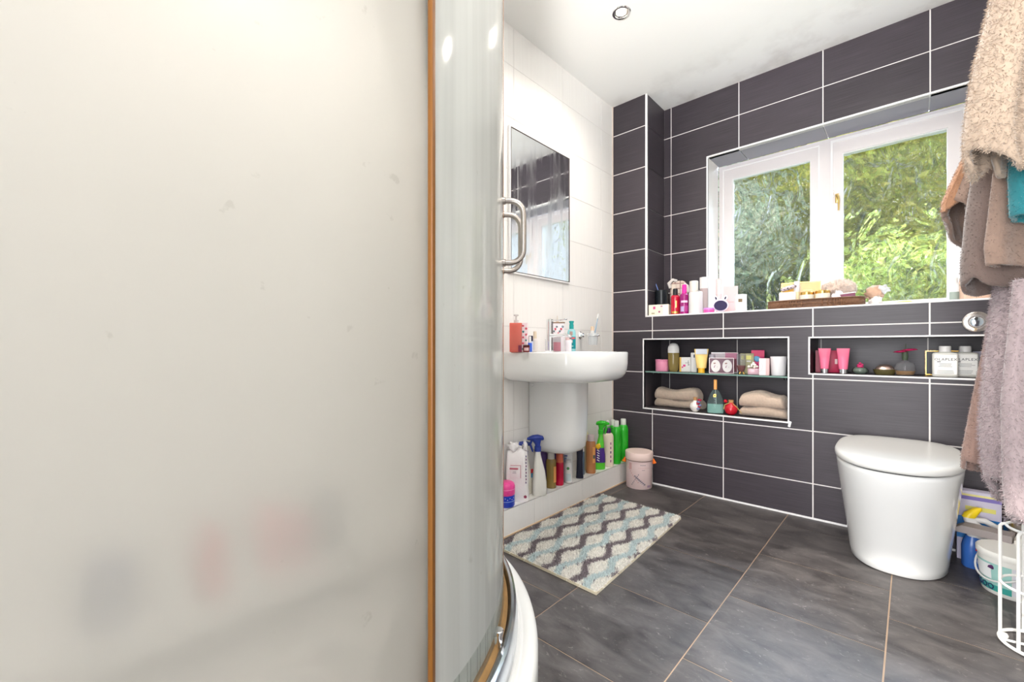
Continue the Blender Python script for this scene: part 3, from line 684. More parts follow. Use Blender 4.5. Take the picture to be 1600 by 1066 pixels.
# ------------------------------------------------------------------ rug
def rug():
    root = thing('bath_rug', 'shaggy bath rug with wavy grey, pale teal and cream stripes', 'rug', (0, 0, 0))
    A, B, C_, D = np.array([.172, -1.243]), np.array([.654, -1.258]), np.array([.612, -.432]), np.array([.148, -.411])
    def P(u, v):
        return (A*(1-u)+B*u)*(1-v)+(D*(1-u)+C_*u)*v
    dark, pale, cream = np.array(srgb(140, 128, 132)), np.array(srgb(208, 221, 221)), np.array(srgb(244, 240, 232))
    def colr(u, v):
        per = .262; w = .15*np.sin(2*PI*v*4.5)
        fr = ((u+.03)/per - w) % 1.0
        c = np.where((fr < .24)[:, None], dark, cream)
        w2 = (.5+.12*np.sin(2*PI*v*5.2))
        fr2 = ((u+.03)/per + .75*w) % 1.0
        isp = (np.abs(fr2-.62) < .12) & (fr >= .24)
        c = np.where(isp[:, None], pale, c)
        s_ = np.sin(2*PI*v*4.5); lens = (((np.abs(fr-.44) < .075*np.clip(s_-.1, 0, 1)**.5) & (s_ > .1)) | ((np.abs(fr-.86) < .075*np.clip(-s_-.1, 0, 1)**.5) & (s_ < -.1))) & ~isp
        c = np.where(lens[:, None], dark*1.08, c)
        return c
    nu, nv = 70, 120; V = []; uv = []
    for j in range(nv+1):
        for i in range(nu+1):
            u, v = i/nu, j/nv; p = P(u, v); e = min(u, 1-u, v, 1-v)
            V.append((p[0], p[1], .010+.003*math.sin(u*9+v*4)*min(1, e*20))); uv.append((u, v))
    n0 = len(V); V += [(x, y, .0008) for x, y, z in V]; Fc = []
    for j in range(nv):
        for i in range(nu):
            k = j*(nu+1)+i; Fc.append((k, k+1, k+nu+2, k+nu+1)); Fc.append((n0+k+nu+1, n0+k+nu+2, n0+k+1, n0+k))
    edge = [i for i in range(nu+1)]+[j*(nu+1)+nu for j in range(1, nv+1)]+[nv*(nu+1)+i for i in range(nu-1, -1, -1)]+[j*(nu+1) for j in range(nv-1, 0, -1)]
    for q in range(len(edge)):
        a, b = edge[q], edge[(q+1) % len(edge)]; Fc.append((a, n0+a, n0+b, b))
    me = mesh('backing', V, Fc)
    ca = me.color_attributes.new('tint', 'FLOAT_COLOR', 'POINT'); uv = np.array(uv+uv); c = colr(uv[:, 0], uv[:, 1])
    c[n0:] = srgb(226, 214, 186); ed = (np.minimum.reduce([uv[:, 0], 1-uv[:, 0], uv[:, 1], 1-uv[:, 1]]) < .004); c[ed] = srgb(226, 214, 186)
    ca.data.foreach_set('color', np.concatenate([c, np.ones((len(c), 1))], 1).astype(np.float32).ravel())
    m_rug = attr_mat('rug_cotton'); link('backing', me, m_rug, root)
    # pile
    n = 95000; u = rng.uniform(.004, .996, n); v = rng.uniform(.004, .996, n)
    c = colr(u, v)*rng.uniform(.82, 1.12, n)[:, None]
    p = (A[None]*(1-u)[:, None]+B[None]*u[:, None])*(1-v)[:, None]+(D[None]*(1-u)[:, None]+C_[None]*u[:, None])*v[:, None]
    pos = np.concatenate([p, np.full((n, 1), .0095)], 1)
    blades('pile', pos, np.tile([0, 0, 1.0], (n, 1)), c, .013, .0036, root, m_rug, lean=.75)
def blades(name, pos, nor, c, length, width, root, mat, lean=.5, down=0.0):
    n = len(pos)
    d = nor+rng.normal(size=(n, 3))*lean; d[:, 2] -= down; d /= np.linalg.norm(d, axis=1)[:, None]
    side = np.cross(d, rng.normal(size=(n, 3))); side /= np.linalg.norm(side, axis=1)[:, None]+1e-9
    L = length*rng.uniform(.6, 1.1, n)[:, None]; w = width/2
    V = np.stack([pos-side*w, pos+side*w, pos+d*L*.75+side*w*.75, pos+d*L], 1).reshape(-1, 3)
    me = bpy.data.meshes.new(name); me.vertices.add(4*n); me.vertices.foreach_set('co', V.astype(np.float32).ravel())
    me.loops.add(4*n); me.loops.foreach_set('vertex_index', np.arange(4*n, dtype=np.int32))
    me.polygons.add(n); me.polygons.foreach_set('loop_start', np.arange(0, 4*n, 4, dtype=np.int32))
    try: me.polygons.foreach_set('loop_total', np.full(n, 4, dtype=np.int32))
    except Exception: pass
    me.update(calc_edges=True)
    ca = me.color_attributes.new('tint', 'FLOAT_COLOR', 'POINT')
    ca.data.foreach_set('color', np.repeat(np.concatenate([np.clip(c, 0, 1), np.ones((n, 1))], 1), 4, 0).astype(np.float32).ravel())
    return tag(link(name, me, mat, root), kind='stuff')
rug()

# ------------------------------------------------------------------ towels on the hooks at the right
m_terry = attr_mat('terry_cloth', sheen=.5)
E1 = Vector((math.cos(YAW), math.sin(YAW), 0)); E2 = Vector((-math.sin(YAW), math.cos(YAW), 0))
def interp(tab, z):
    zs = [a for a, b in tab]; vs = [b for a, b in tab]; return float(np.interp(z, zs, vs))
def towel(root, origin, left, zt, zb, width, thick, fold, col, seed=0, hem=None, pile=16000, nf=3.0, name='cloth', plen=.0045, k=1.0):
    """a hanging open-ended fold of cloth. origin (x,y); left: table z -> offset of the left edge along the picture plane direction;
    zb(s): height of the lower hem along the loop; width to the right; thick: depth of the loop"""
    if k != 1:
        ZZ = lambda z: CAM.z+(z-CAM.z)*k
        left = [(ZZ(a), b*k) for a, b in left]; zt = ZZ(zt); zb0 = zb; zb = lambda e, s=0: ZZ(zb0(e, s)); width *= k; thick *= .9; pile = int(pile*k*k)
        d_ = Vector((origin[0]-CAM.x, origin[1]-CAM.y))*k; origin = (CAM.x+d_.x, CAM.y+d_.y)
    nu, nv = 72, 46; R_ = random.Random(seed); ph = [R_.uniform(0, 6.28) for _ in range(4)]
    O = Vector((origin[0], origin[1], 0)); outer = []; rr = []
    for j in range(nv+1):
        tt = j/nv; row = []
        for i in range(nu):
            a = 2*PI*i/nu; c, s = math.cos(a), math.sin(a)
            e = (1-c)/2                                  # 0 at the left edge, 1 right
            ztop_ = zt if not callable(zt) else zt(e)
            z = ztop_+(zb(e, s)-ztop_)*tt
            l = interp(left, z)
            xx = l+width*e
            dp = (-1 if s > 0 else 1)*abs(s)**.62*thick/2
            wob = fold*(.25+.75*tt)*(math.sin(e*nf*6.28+ph[0]+z*2.2)+.5*math.sin(e*nf*13+ph[1]-z*3))
            dp += wob*min(1, abs(s)*2.2)
            p = O+E1*xx+E2*dp
            row.append((p.x, p.y, z))
        outer.append(row)
    bm_me = rings_mesh(name, outer, True, False, True, None)
    o = link(name, bm_me, m_terry, root)
    sol = o.modifiers.new('thickness', 'SOLIDIFY'); sol.thickness = .009; sol.offset = -1
    bpy.context.view_layer.update()
    me = bpy.data.meshes.new_from_object(o.evaluated_get(bpy.context.evaluated_depsgraph_get())); o.modifiers.clear(); o.data = me
    me.polygons.foreach_set('use_smooth', [True]*len(me.polygons))
    vv = np.array([v.co[:] for v in me.vertices]); c0 = np.array(col)
    nz = rng.uniform(.92, 1.05, len(vv))
    cc = c0[None]*nz[:, None]
    ca = me.color_attributes.new('tint', 'FLOAT_COLOR', 'POINT'); ca.data.foreach_set('color', np.concatenate([np.clip(cc, 0, 1), np.ones((len(cc), 1))], 1).astype(np.float32).ravel())
    # pile scattered over the faces that could face the room
    me.calc_loop_triangles(); tri = np.array([t.vertices[:] for t in me.loop_triangles]); a_, b_, c_ = vv[tri[:, 0]], vv[tri[:, 1]], vv[tri[:, 2]]
    nn = np.cross(b_-a_, c_-a_); ar = np.linalg.norm(nn, axis=1)/2; nn /= (ar*2)[:, None]+1e-12
    k = rng.choice(len(tri), pile, p=ar/ar.sum()); r1, r2 = rng.random(pile), rng.random(pile); fl_ = r1+r2 > 1; r1[fl_] = 1-r1[fl_]; r2[fl_] = 1-r2[fl_]
    pos = a_[k]+(b_[k]-a_[k])*r1[:, None]+(c_[k]-a_[k])*r2[:, None]
    cp = c0[None]*rng.uniform(.72, 1.22, pile)[:, None]
    if hem:
        zz = pos[:, 2]
        pass
    blades(name+'_pile', pos-nn[k]*.0005, nn[k], cp, plen, .0016, o, m_terry, .65, .5)
    return o
def lin(a, b): return lambda e, s=0: a+(b-a)*e
# beige towel, nearest
hk = thing('hook_rail', 'chrome rail of hooks on the right wall above the hanging towels', 'hook rail', (XR, -1.0, 1.86))
box('rail', (.012, .62, .03), m_chrome, hk, (-.006, 0, 0), bev=.003)
for q in range(4):
    tube('hook', [(-.012, -.24+q*.16, .015), (-.06, -.24+q*.16, .005), (-.07, -.24+q*.16, .03)], .005, m_chrome, hk)
BE = srgb(180, 160, 142); BR = srgb(134, 112, 100); DB = srgb(108, 92, 86); GM = srgb(166, 150, 152); OC = srgb(172, 128, 98); TE = srgb(44, 120, 128)
t1 = thing('beige_towel', 'thick beige bath towel hanging nearest, at the top of the pile of towels', 'towel', (1.60, -1.08, 1.80))
t1.location = (0, 0, 0)
oB = (1.517, -1.124)
def zb_be(e, s=0):
    return float(np.interp(e, [0, .08, .2, .38, .6, 1], [1.25, 1.205, 1.195, 1.225, 1.30, 1.36])) - (.0 if s > 0 else .0)
towel(t1, oB, [(1.19, .028), (1.24, .012), (1.29, .008), (1.375, .018), (1.46, .034), (1.586, .066), (1.8, .12)], 1.86, lambda e, s: zb_be(e)-(.0 if s > 0 else -.012), .235, .13, .007, BE, 1, pile=60000, plen=.009)
towel(t1, (oB[0]+.020, oB[1]+.035), [(1.2, .03), (1.8, .09)], 1.70, lambda e, s: zb_be(e)+.012, .20, .07, .006, [v*.86 for v in BE], 2, name='inner_fold', pile=9000)
# teal cloth behind the beige towel
t2 = thing('teal_towel', 'teal towel showing under the beige one at the picture edge', 'towel', (0, 0, 0))
towel(t2, (1.588, -1.035), [(1.05, .006), (1.2, 0), (1.3, .004)], 1.5, lambda e, s: 1.118-.03*e, .16, .06, .004, TE, 3, pile=12000)
# brown / ochre towels
t3 = thing('ochre_brown_towel', 'brown towel with an ochre edge folded over, beside the window', 'towel', (0, 0, 0))
towel(t3, (1.484, -.923), [(1.06, .06), (1.12, .015), (1.17, .0), (1.20, .004), (1.27, .034), (1.34, .07), (1.6, .11)], 1.62, lambda e, s: float(np.interp(e, [0, .1, .3, .6, 1], [1.172, 1.125, 1.09, 1.12, 1.15]))+(.03 if s > 0 else -.01), .24, .11, .012, BR, 4, pile=22000, nf=2.2, k=1.085)
towel(t3, (1.484-.018, -.923-.03), [(1.165, .022), (1.20, .026), (1.27, .058), (1.34, .09), (1.6, .13)], 1.50, lambda e, s: 1.172+.045*e, .052, .03, .004, OC, 5, name='ochre_edge', pile=7000, nf=1, k=1.085)
t4 = thing('dark_brown_towel', 'dark brown towel hanging lowest of the brown ones, its hem over the sill', 'towel', (0, 0, 0))
towel(t4, (1.529, -.936), [(.94, .012), (.985, .0), (1.03, .0), (1.164, .012), (1.4, .05)], 1.45, lambda e, s: float(np.interp(e, [0, .06, .2, .5, 1], [.985, .962, .955, .97, .99]))+(.0 if s < 0 else .012), .26, .10, .007, DB, 6, pile=24000, nf=2)
towel(t4, (1.529+.018, -.936-.055), [(1.0, .012), (1.06, .006), (1.15, .018), (1.4, .05)], 1.30, lambda e, s: 1.018-.012*e, .24, .05, .005, [v*1.05 for v in BR], 7, name='front_flap', pile=14000, nf=1.6)
# long grey-mauve bath robes
t5 = thing('brown_bath_towel', 'long brown towel hanging down beside the toilet, left edge of the lower pile', 'towel', (0, 0, 0))
towel(t5, (1.519, -.90), [(.50, .006), (.545, .004), (.64, .022), (.731, .040), (.85, .066), (.967, .088), (1.1, .10)], 1.06, lambda e, s: .512-.03*e+(.0 if s < 0 else .02), .13, .06, .005, [v*1.0 for v in srgb(150, 122, 112)], 8, pile=26000, nf=1.6, plen=.005, k=1.075)
t6 = thing('grey_bath_robe', 'long pale grey fluffy bath robe hanging in front of the brown towel', 'robe', (0, 0, 0))
towel(t6, (1.553, -.925), [(.40, .07), (.44, .040), (.50, .020), (.60, .010), (.72, .018), (.85, .034), (.97, .052), (1.1, .065)], 1.05, lambda e, s: float(np.interp(e, [0, .08, .2, .45, 1], [.50, .455, .425, .40, .39])), .28, .12, .012, GM, 9, pile=90000, nf=2.6, plen=.010)
towel(t6, (1.575, -1.005), [(.40, .022), (.5, .010), (.70, .006), (.9, .028), (1.1, .05)], .98, lambda e, s: float(np.interp(e, [0, .15, 1], [.435, .41, .40])), .22, .06, .008, [v*.93 for v in GM], 10, name='front_panel', pile=32000, nf=1.8, plen=.009)

# ------------------------------------------------------------------ wire stand
ws = thing('wire_toilet_roll_stand', 'white wire stand with a round base on the floor below the robes', 'stand', (1.685, -.665, 0))
m_wire = M('white_wire', srgb(238, 236, 232), .35)
ring = lambda r, z, n=40: [(r*math.cos(2*PI*i/n), r*math.sin(2*PI*i/n), z) for i in range(n)]
tube('base_ring', ring(.080, .006), .0045, m_wire, ws, closed=True); tube('middle_ring', ring(.078, .165), .0035, m_wire, ws, closed=True)
for k in range(6):
    a = PI*.94+k*PI/3
    c, s = math.cos(a), math.sin(a)
    tube('upright', [(.078*c, .078*s, .006), (.078*c, .078*s, .316), (.074*c, .074*s, .322), (.066*c, .066*s, .324)], .0040, m_wire, ws)
tube('top_ring', ring(.066, .324), .0035, m_wire, ws, closed=True)
for a in (.2, .2+PI/2):
    tube('cross_bar', [(.08*math.cos(a), .08*math.sin(a), .006), (-.08*math.cos(a), -.08*math.sin(a), .006)], .0035, m_wire, ws)
lathe('foot', [(0, 0), (.008, 0), (.009, .006), (.006, .011), (0, .012)], m_wire, ws, (.08*math.cos(PI*.94)+.010, .08*math.sin(PI*.94), 0))

# ------------------------------------------------------------------ bottle kit
ink = M('dark_print', srgb(60, 56, 62), .6)
def P_(name, c, rough=.35, **k): return M(name, srgb(*c), rough, **k)
def bottle(name, label, x, y, z, h, r, body, cap, shape='round', sx=1, sy=1, cat='bottle', cap_h=.16, cap_r=.45, shoulder=.12, rz=None, neck=None, lean=0, waist=0):
    """standing bottle; body and cap separate parts"""
    t = thing(name, label, cat, (x, y, z), face(x, y) if rz is None else rz)
    ch = h*cap_h; bh = h-ch; sh_ = h*shoulder; cr = r*cap_r
    b0 = bh-sh_
    pf = [(0, 0), (r*.86, 0), (r*.97, r*.10), (r, r*.25)]
    for q in (.25, .5, .75): pf.append((r*(1-waist*math.sin(PI*q)), r*.25+(b0-r*.25)*q))
    pf += [(r, b0)]
    for q in np.linspace(.15, 1, 6): pf.append((cr*1.0+(r-cr)*math.cos(q*PI/2)**.9 if q < 1 else cr, b0+sh_*math.sin(q*PI/2)))
    lathe('body', pf, body, t, sx=sx, sy=sy)
    cz = bh-.0006
    s2x = min(sx, 1) if sx < 1 else 1
    lathe('cap', [(0, cz), (cr*1.12, cz), (cr*1.14, cz+.002), (cr*1.10, cz+ch*.88), (cr*.98, cz+ch), (0, cz+ch)], cap, t, seg=22, sx=s2x, sy=s2x)
    return t
def jar(name, label, x, y, z, h, r, body, lid, cat='jar', lid_h=.3, lid_r=1.03, rz=None, taper=1.0):
    t = thing(name, label, cat, (x, y, z), face(x, y) if rz is None else rz)
    bh = h*(1-lid_h)
    lathe('body', [(0, 0), (r*taper*.95, 0), (r*taper, .003), (r, bh)], body, t)
    if lid_h > 0:
        lathe('lid', [(0, bh), (r*lid_r, bh), (r*lid_r, h-.002), (r*lid_r-.002, h), (0, h)], lid, t)
    return t
def carton(name, label, x, y, z, w, d, h, mat, cat='box', rz=None, bev=.0012, parts=()):
    t = thing(name, label, cat, (x, y, z), face(x, y) if rz is None else rz)
    box('carton', (w, d, h), mat, t, bev=bev)
    for (pw, ph, px_, pz_, pm) in parts: plate('print', pw, ph, pm, t, px_, pz_, -d/2)
    return t
def tube_pack(name, label, x, y, z, h, w, body, cap, rz=None, cap_h=.16, down=True):
    """squeeze tube standing on its cap, flat crimp at the top"""
    t = thing(name, label, 'tube', (x, y, z), face(x, y) if rz is None else rz)
    ch = h*cap_h; cr = w*.30
    lathe('cap', [(0, 0), (cr, 0), (cr, ch), (0, ch)], cap, t, seg=20)
    rings = []
    for k in range(9):
        q = k/8; rx = w*(.34+.16*q); ry = max(w*.34*(1-q**1.3), .0015)
        rings.append([(rx*math.cos(a), ry*math.sin(a), ch+(h-ch)*q) for a in np.linspace(0, 2*PI, 24, endpoint=False)])
    link('body', rings_mesh('body', rings, True, True, True, 1.0), body, t)
    return t
def brush(name, label, x, y, z, dx, dz, col, col2, dy=0):
    t = thing(name, label, 'toothbrush', (x, y, z))
    d = Vector((dx, dy, dz))
    tube('handle', [(0, 0, 0), tuple(d*.45), tuple(d*.85)], .003, col, t, radii=[.0035, .003, .002])
    u = d.normalized()
    bm = bmesh.new(); bmesh.ops.create_cube(bm, size=1, matrix=Matrix.Translation(d*.93) @ u.to_track_quat('Z', 'Y').to_matrix().to_4x4() @ Matrix.Diagonal((.010, .008, d.length*.16, 1)))
    link('bristles', bm_mesh('bristles', bm), col2, t)
    return t
WH = P_('white_plastic', (224, 222, 220), .35); CR = P_('cream_plastic', (232, 224, 208), .4)
PKp = P_('pale_pink_card', (222, 188, 188), .6); GOLD = M('gold_foil', srgb(212, 170, 92), .25, .85)
NAVY = P_('navy_plastic', (34, 44, 120), .35)

# ------------------------------------------------------------------ window sill
Z = SILL+.0005
fb = carton('soap_box', 'cream floral printed soap box at the left end of the sill', .293, .052, Z, .118, .060, .067, P_('cream_card', (232, 222, 205), .6), rz=face(.293, .052)-.25, parts=((.030, .060, .040, .003, WH), (.014, .016, -.025, .040, P_('rose_print', (208, 80, 140), .6)), (.010, .010, .005, .018, P_('leaf_print', (150, 70, 110), .6)), (.018, .006, -.032, .012, P_('olive_print', (150, 140, 100), .6)), (.012, .008, .018, .052, P_('mauve_print', (170, 120, 150), .6))))
cp = thing('tooth_mug', 'black tooth mug behind the floral soap box on the sill', 'mug', (.268, .135, Z))
lathe('mug', [(0, 0), (.036, 0), (.0395, .006), (.041, .165), (.038, .166), (.036, .012), (0, .010)], M('matt_black', (.010, .014, .018), .25), cp)
brush('toothbrush', 'white and blue toothbrush leaning out of the black mug', .260, .135, Z+.13, -.045, .125, P_('blue_handle', (110, 135, 200), .4), WH)
# plaid wash bag
pb = thing('wash_bag', 'plaid beige wash bag standing behind the bottles on the sill', 'bag', (.352, .200, Z), face(.352, .200))
mpl, ntp, pp = newmat('plaid_cloth'); tcp = node(ntp, 'ShaderNodeTexCoord'); sx_ = node(ntp, 'ShaderNodeSeparateXYZ'); ntp.links.new(tcp.outputs['Object'], sx_.inputs[0])
w1 = node(ntp, 'ShaderNodeMath', operation='MULTIPLY'); w1.inputs[1].default_value = 210; ntp.links.new(sx_.outputs['X'], w1.inputs[0]); s1 = node(ntp, 'ShaderNodeMath', operation='SINE'); ntp.links.new(w1.outputs[0], s1.inputs[0])
w2 = node(ntp, 'ShaderNodeMath', operation='MULTIPLY'); w2.inputs[1].default_value = 190; ntp.links.new(sx_.outputs['Z'], w2.inputs[0]); s2 = node(ntp, 'ShaderNodeMath', operation='SINE'); ntp.links.new(w2.outputs[0], s2.inputs[0])
mxp = node(ntp, 'ShaderNodeMath', operation='MAXIMUM'); ntp.links.new(s1.outputs[0], mxp.inputs[0]); ntp.links.new(s2.outputs[0], mxp.inputs[1])
rp = node(ntp, 'ShaderNodeValToRGB'); rp.color_ramp.elements[0].position = .6; rp.color_ramp.elements[0].color = c4(srgb(206, 190, 178)); rp.color_ramp.elements[1].position = .95; rp.color_ramp.elements[1].color = c4(srgb(148, 118, 112)); ntp.links.new(mxp.outputs[0], rp.inputs[0]); ntp.links.new(rp.outputs[0], pp.inputs['Base Color']); pp.inputs['Roughness'].default_value = .85
rings = [superell(0, 0, rx, ry, 3, 40, z) for z, rx, ry in ((0, .044, .026), (.01, .050, .032), (.08, .053, .034), (.15, .054, .030), (.19, .050, .022), (.215, .040, .014), (.225, .022, .006))]
link('pouch', rings_mesh('pouch', rings), mpl, pb)
link('front_panel', rings_mesh('front_panel', [superell(-.030, -.034, .013, .003, 3, 16, z) for z in (.01, .11, .20)]), P_('beige_strap', (210, 196, 182), .8), pb)
tube('handle_loop', [(-.05, -.01, .18), (-.060, -.012, .21), (-.035, -.012, .232), (-.012, -.01, .222)], .010, P_('grey_white_strap', (214, 208, 204), .8), pb)
tube('handle_loop', [(.03, -.01, .205), (.050, -.012, .19), (.056, -.012, .15)], .008, P_('white_strap', (226, 220, 214), .8), pb)
rb = bottle('shower_gel_bottle', 'red bottle with a black cap and gold figure on the sill', .388, .055, Z, .158, .025, P_('deep_red_plastic', (186, 18, 50), .2, coat=.4), m_black, sx=1, sy=.62, cap_h=.24, cap_r=.52, shoulder=.10)
lettering('1', .06, GOLD, rb, .004, .062, -.0165); patch('label', .025, .010, .022, -50, 50, GOLD, rb, 1, .62)
wt_ = bottle('hair_mousse_tube', 'slim pink and white capped bottle behind the red bottle', .405, .120, Z, .165, .011, P_('pink_lilac', (214, 150, 180), .3), P_('pale_lilac', (218, 200, 210), .3), cap_h=.3, cap_r=.95, shoulder=.03)
mg = bottle('hair_spray_bottle', 'magenta bottle with a bright pink pump cap on the sill', .440, .058, Z, .178, .0248, P_('magenta_plastic', (150, 20, 110), .25, coat=.3), P_('hot_pink_plastic', (232, 40, 160), .3), cap_h=.30, cap_r=.46, shoulder=.10)
patch('label', .0248, .070, .082, -45, 45, P_('pink_white_print', (236, 196, 226), .5), mg); patch('label', .0248, .018, .048, -50, -5, P_('lilac_print', (180, 160, 205), .5), mg); patch('label', .0248, .018, .052, 5, 50, P_('purple_print', (178, 60, 140), .5), mg)
jar('cotton_jar', 'large plain white cylinder jar beside the magenta bottle', .504, .062, Z, .128, .0375, WH, WH, lid_h=.1, lid_r=1.0)
jar('cream_pillar_jar', 'tall cream capped cylinder behind the white jar on the sill', .462, .150, Z, .206, .026, CR, P_('ivory_plastic', (230, 224, 214), .4), lid_h=.4, lid_r=.96)
tp_ = jar('taupe_bottle', 'tall white capped bottle with a taupe middle standing by the window reveal', .520, .150, Z, .222, .0225, P_('taupe_plastic', (176, 160, 158), .35), WH, cat='bottle', lid_h=.30, lid_r=1.04)
jar('pink_balm_pot', 'tiny pink and lilac balm pot in front of the bunny mirror', .585, .040, Z, .030, .028, P_('candy_pink', (222, 90, 170), .3), P_('lilac_plastic', (206, 140, 214), .3), cat='pot', lid_h=.35)
bn = thing('bunny_hand_mirror', 'round navy pocket mirror with white rabbit ears on the sill', 'mirror', (.643, .052, Z), face(.643, .052))
lathe('rim', [(0, -.008), (.036, -.008), (.040, -.004), (.040, .004), (.036, .008), (0, .008)], P_('lilac_white', (222, 206, 226), .35), bn, (0, 0, .041), (PI/2, 0, 0), sy=.86)
lathe('face_disc', [(0, .010), (.033, .0095), (.034, .007), (0, .007)], P_('dark_navy', (34, 22, 70), .6), bn, (0, 0, .040), (PI/2, 0, 0), sy=.84)
for s in (-1, 1):
    e_ = lathe('ear', [(0, -.012), (.006, -.010), (.010, 0), (.008, .013), (0, .018)], P_('white_ear', (232, 224, 230), .4), bn, (s*.024, 0, .080), (0, s*.35, 0), sy=.4)
    lathe('inner_ear', [(0, -.007), (.003, -.005), (.0045, 0), (.003, .008), (0, .010)], P_('navy_ear', (40, 34, 70), .4), e_, (-s*.001, -.0035, 0), sy=.3)
bottle('rollerball_bottle', 'slim clear bottle with a long pink cap in the window corner', .588, .200, Z, .212, .0155, P_('blush_glass', (232, 200, 198), .15), P_('blush_cap', (240, 206, 202), .35), cap_h=.42, cap_r=.9, shoulder=.03)
pk = carton('perfume_carton', 'plain pale pink upright carton on the sill by the left light', .664, .160, Z, .074, .035, .155, PKp); lines(pk, 0, .065, .05, 1, .01, .006, P_('rose_print2', (214, 168, 168), .6), -.0175, 3)
fj = jar('frosted_candle_jar', 'frosted white glass candle jar with a small gold label on the sill', .732, .102, Z, .098, .030, clear('frosted_glass', (.93, .92, .90), .3, .25), WH, lid_h=0)
patch('label', .030, .055, .073, -22, 14, P_('bronze_label', (120, 96, 66), .4), fj); lathe('wax', [(0, .002), (.027, .002), (.027, .055), (0, .055)], CR, fj)
# wicker tray
wtr = thing('wicker_tray', 'long brown woven wicker tray of toiletries on the sill', 'tray', (1.066, .112, Z))
mw, ntw, pw_ = newmat('dark_wicker'); pw_.inputs['Roughness'].default_value = .6
tcw = node(ntw, 'ShaderNodeTexCoord'); wv = node(ntw, 'ShaderNodeTexNoise'); wv.inputs['Scale'].default_value = 120; ntw.links.new(tcw.outputs['Object'], wv.inputs['Vector'])
rw = node(ntw, 'ShaderNodeValToRGB'); rw.color_ramp.elements[0].color = c4(srgb(70, 40, 28)); rw.color_ramp.elements[1].color = c4(srgb(132, 92, 60)); ntw.links.new(wv.outputs[0], rw.inputs[0]); ntw.links.new(rw.outputs[0], pw_.inputs['Base Color'])
box('tray_base', (.386, .150, .004), mw, wtr, (0, 0, 0))
def ell(rx, ry, z, n=64, e=5): return superell(0, 0, rx, ry, e, n, z)
bmw = bmesh.new()
for k in range(150):
    a = 2*PI*k/150; c, s = math.cos(a), math.sin(a); x = .194*math.copysign(abs(c)**(2/5), c); y = .077*math.copysign(abs(s)**(2/5), s)
    bmesh.ops.create_cone(bmw, segments=6, radius1=.0034, radius2=.0034, depth=.040, cap_ends=True, matrix=Matrix.Translation((x, y, .022)))
tag(link('woven_side', bm_mesh('woven_side', bmw, True), mw, wtr), kind='stuff')
link('lining', rings_mesh('lining', [ell(.192, .075, .002), ell(.192, .075, .043), ell(.189, .072, .043), ell(.189, .072, .002)], False, False), mw, wtr)
for zz in (.006, .042): tube('rim', ell(.196, .079, zz), .0035, mw, wtr, closed=True, seg=8)
tube('weave_band', ell(.1945, .0775, .024), .0034, mw, wtr, closed=True, seg=6)
ZW = Z+.0045
jw = thing('cotton_pad_pot', 'white square pot at the left end of the wicker tray', 'pot', (.952, .105, ZW), face(.952, .105))
box('pot', (.074, .050, .086), P_('stone_white', (228, 222, 220), .4), jw, bev=.004)
sc_ = thing('leopard_scrunchie', 'leopard print hair scrunchie on top of the white pot', 'scrunchie', (.958, .105, ZW+.0905))
ml_, ntl, pl_ = newmat('leopard_cloth'); tcl = node(ntl, 'ShaderNodeTexCoord'); vl_ = node(ntl, 'ShaderNodeTexVoronoi'); vl_.inputs['Scale'].default_value = 130; ntl.links.new(tcl.outputs['Object'], vl_.inputs['Vector'])
rl_ = node(ntl, 'ShaderNodeValToRGB'); rl_.color_ramp.interpolation = 'CONSTANT'; rl_.color_ramp.elements[0].color = c4(srgb(50, 44, 60)); rl_.color_ramp.elements[1].position = .42; rl_.color_ramp.elements[1].color = c4(srgb(212, 196, 200)); ntl.links.new(vl_.outputs['Distance'], rl_.inputs[0]); ntl.links.new(rl_.outputs[0], pl_.inputs['Base Color'])
tube('ruffle', [(.026*math.cos(a), .014*math.sin(a), .012+.014*(math.cos(a)+1)/2) for a in np.linspace(0, 2*PI, 40, endpoint=False)], .009, ml_, sc_, closed=True, radii=[.0085+.0015*math.sin(i*2.3) for i in range(40)])
bottle('hand_cream_bottle', 'slim cream bottle with a tall white cap in the wicker tray', .991, .120, ZW, .142, .012, P_('pale_yellow_plastic', (232, 218, 178), .4), WH, cap_h=.38, cap_r=1.0, shoulder=.03)
gb = thing('amber_trinket_box', 'open gold-rimmed amber glass box at the back of the wicker tray', 'box', (1.000, .168, ZW), face(1.0, .168))
GA = clear('amber_glass', (.78, .50, .10), .1, .35)
box('box_base', (.17, .03, .078), P_('tan_card', (214, 188, 150), .5), gb, (0, .018, 0)); box('glass_lid', (.165, .004, .075), GA, gb, (0, -.002, .062)); frame_rect('gold_rim', -.0855, .0855, .058, .142, (.004, .004, .004, .004), -.006, .006, GOLD, gb)
plate('maker_mark', .036, .003, GOLD, gb, .030, .098, -.005)
for k, (x_, lb_) in enumerate(((1.040, 'cream jar with a gold lid, left of a pair in the wicker tray'), (1.104, 'cream jar with a gold lid, right of a pair in the wicker tray'))):
    q = jar('cream_jar', lb_, x_, .078, ZW, .078+.002*k, .0300, CR, GOLD, lid_h=.18)
    q['group'] = 'gold-lidded jars in the wicker tray'
ts = thing('crumpled_tissue', 'crumpled white and pink tissue in the wicker tray', 'tissue', (1.163, .075, ZW))
def blob(name, r, mat, parent, loc=(0,0,0), sc=(1,1,1), amp=.25, seed=0, sub=3, freq=3):
    bm = bmesh.new(); bmesh.ops.create_icosphere(bm, subdivisions=sub, radius=1)
    from mathutils import noise
    for v in bm.verts:
        n = noise.noise(v.co*freq+Vector((seed*7.3, 0, 0))); v.co = v.co*(1+amp*n*1.6)
        v.co = Vector((v.co.x*r*sc[0], v.co.y*r*sc[1], v.co.z*r*sc[2]))
    return link(name, bm_mesh(name, bm, True), mat, parent, loc)
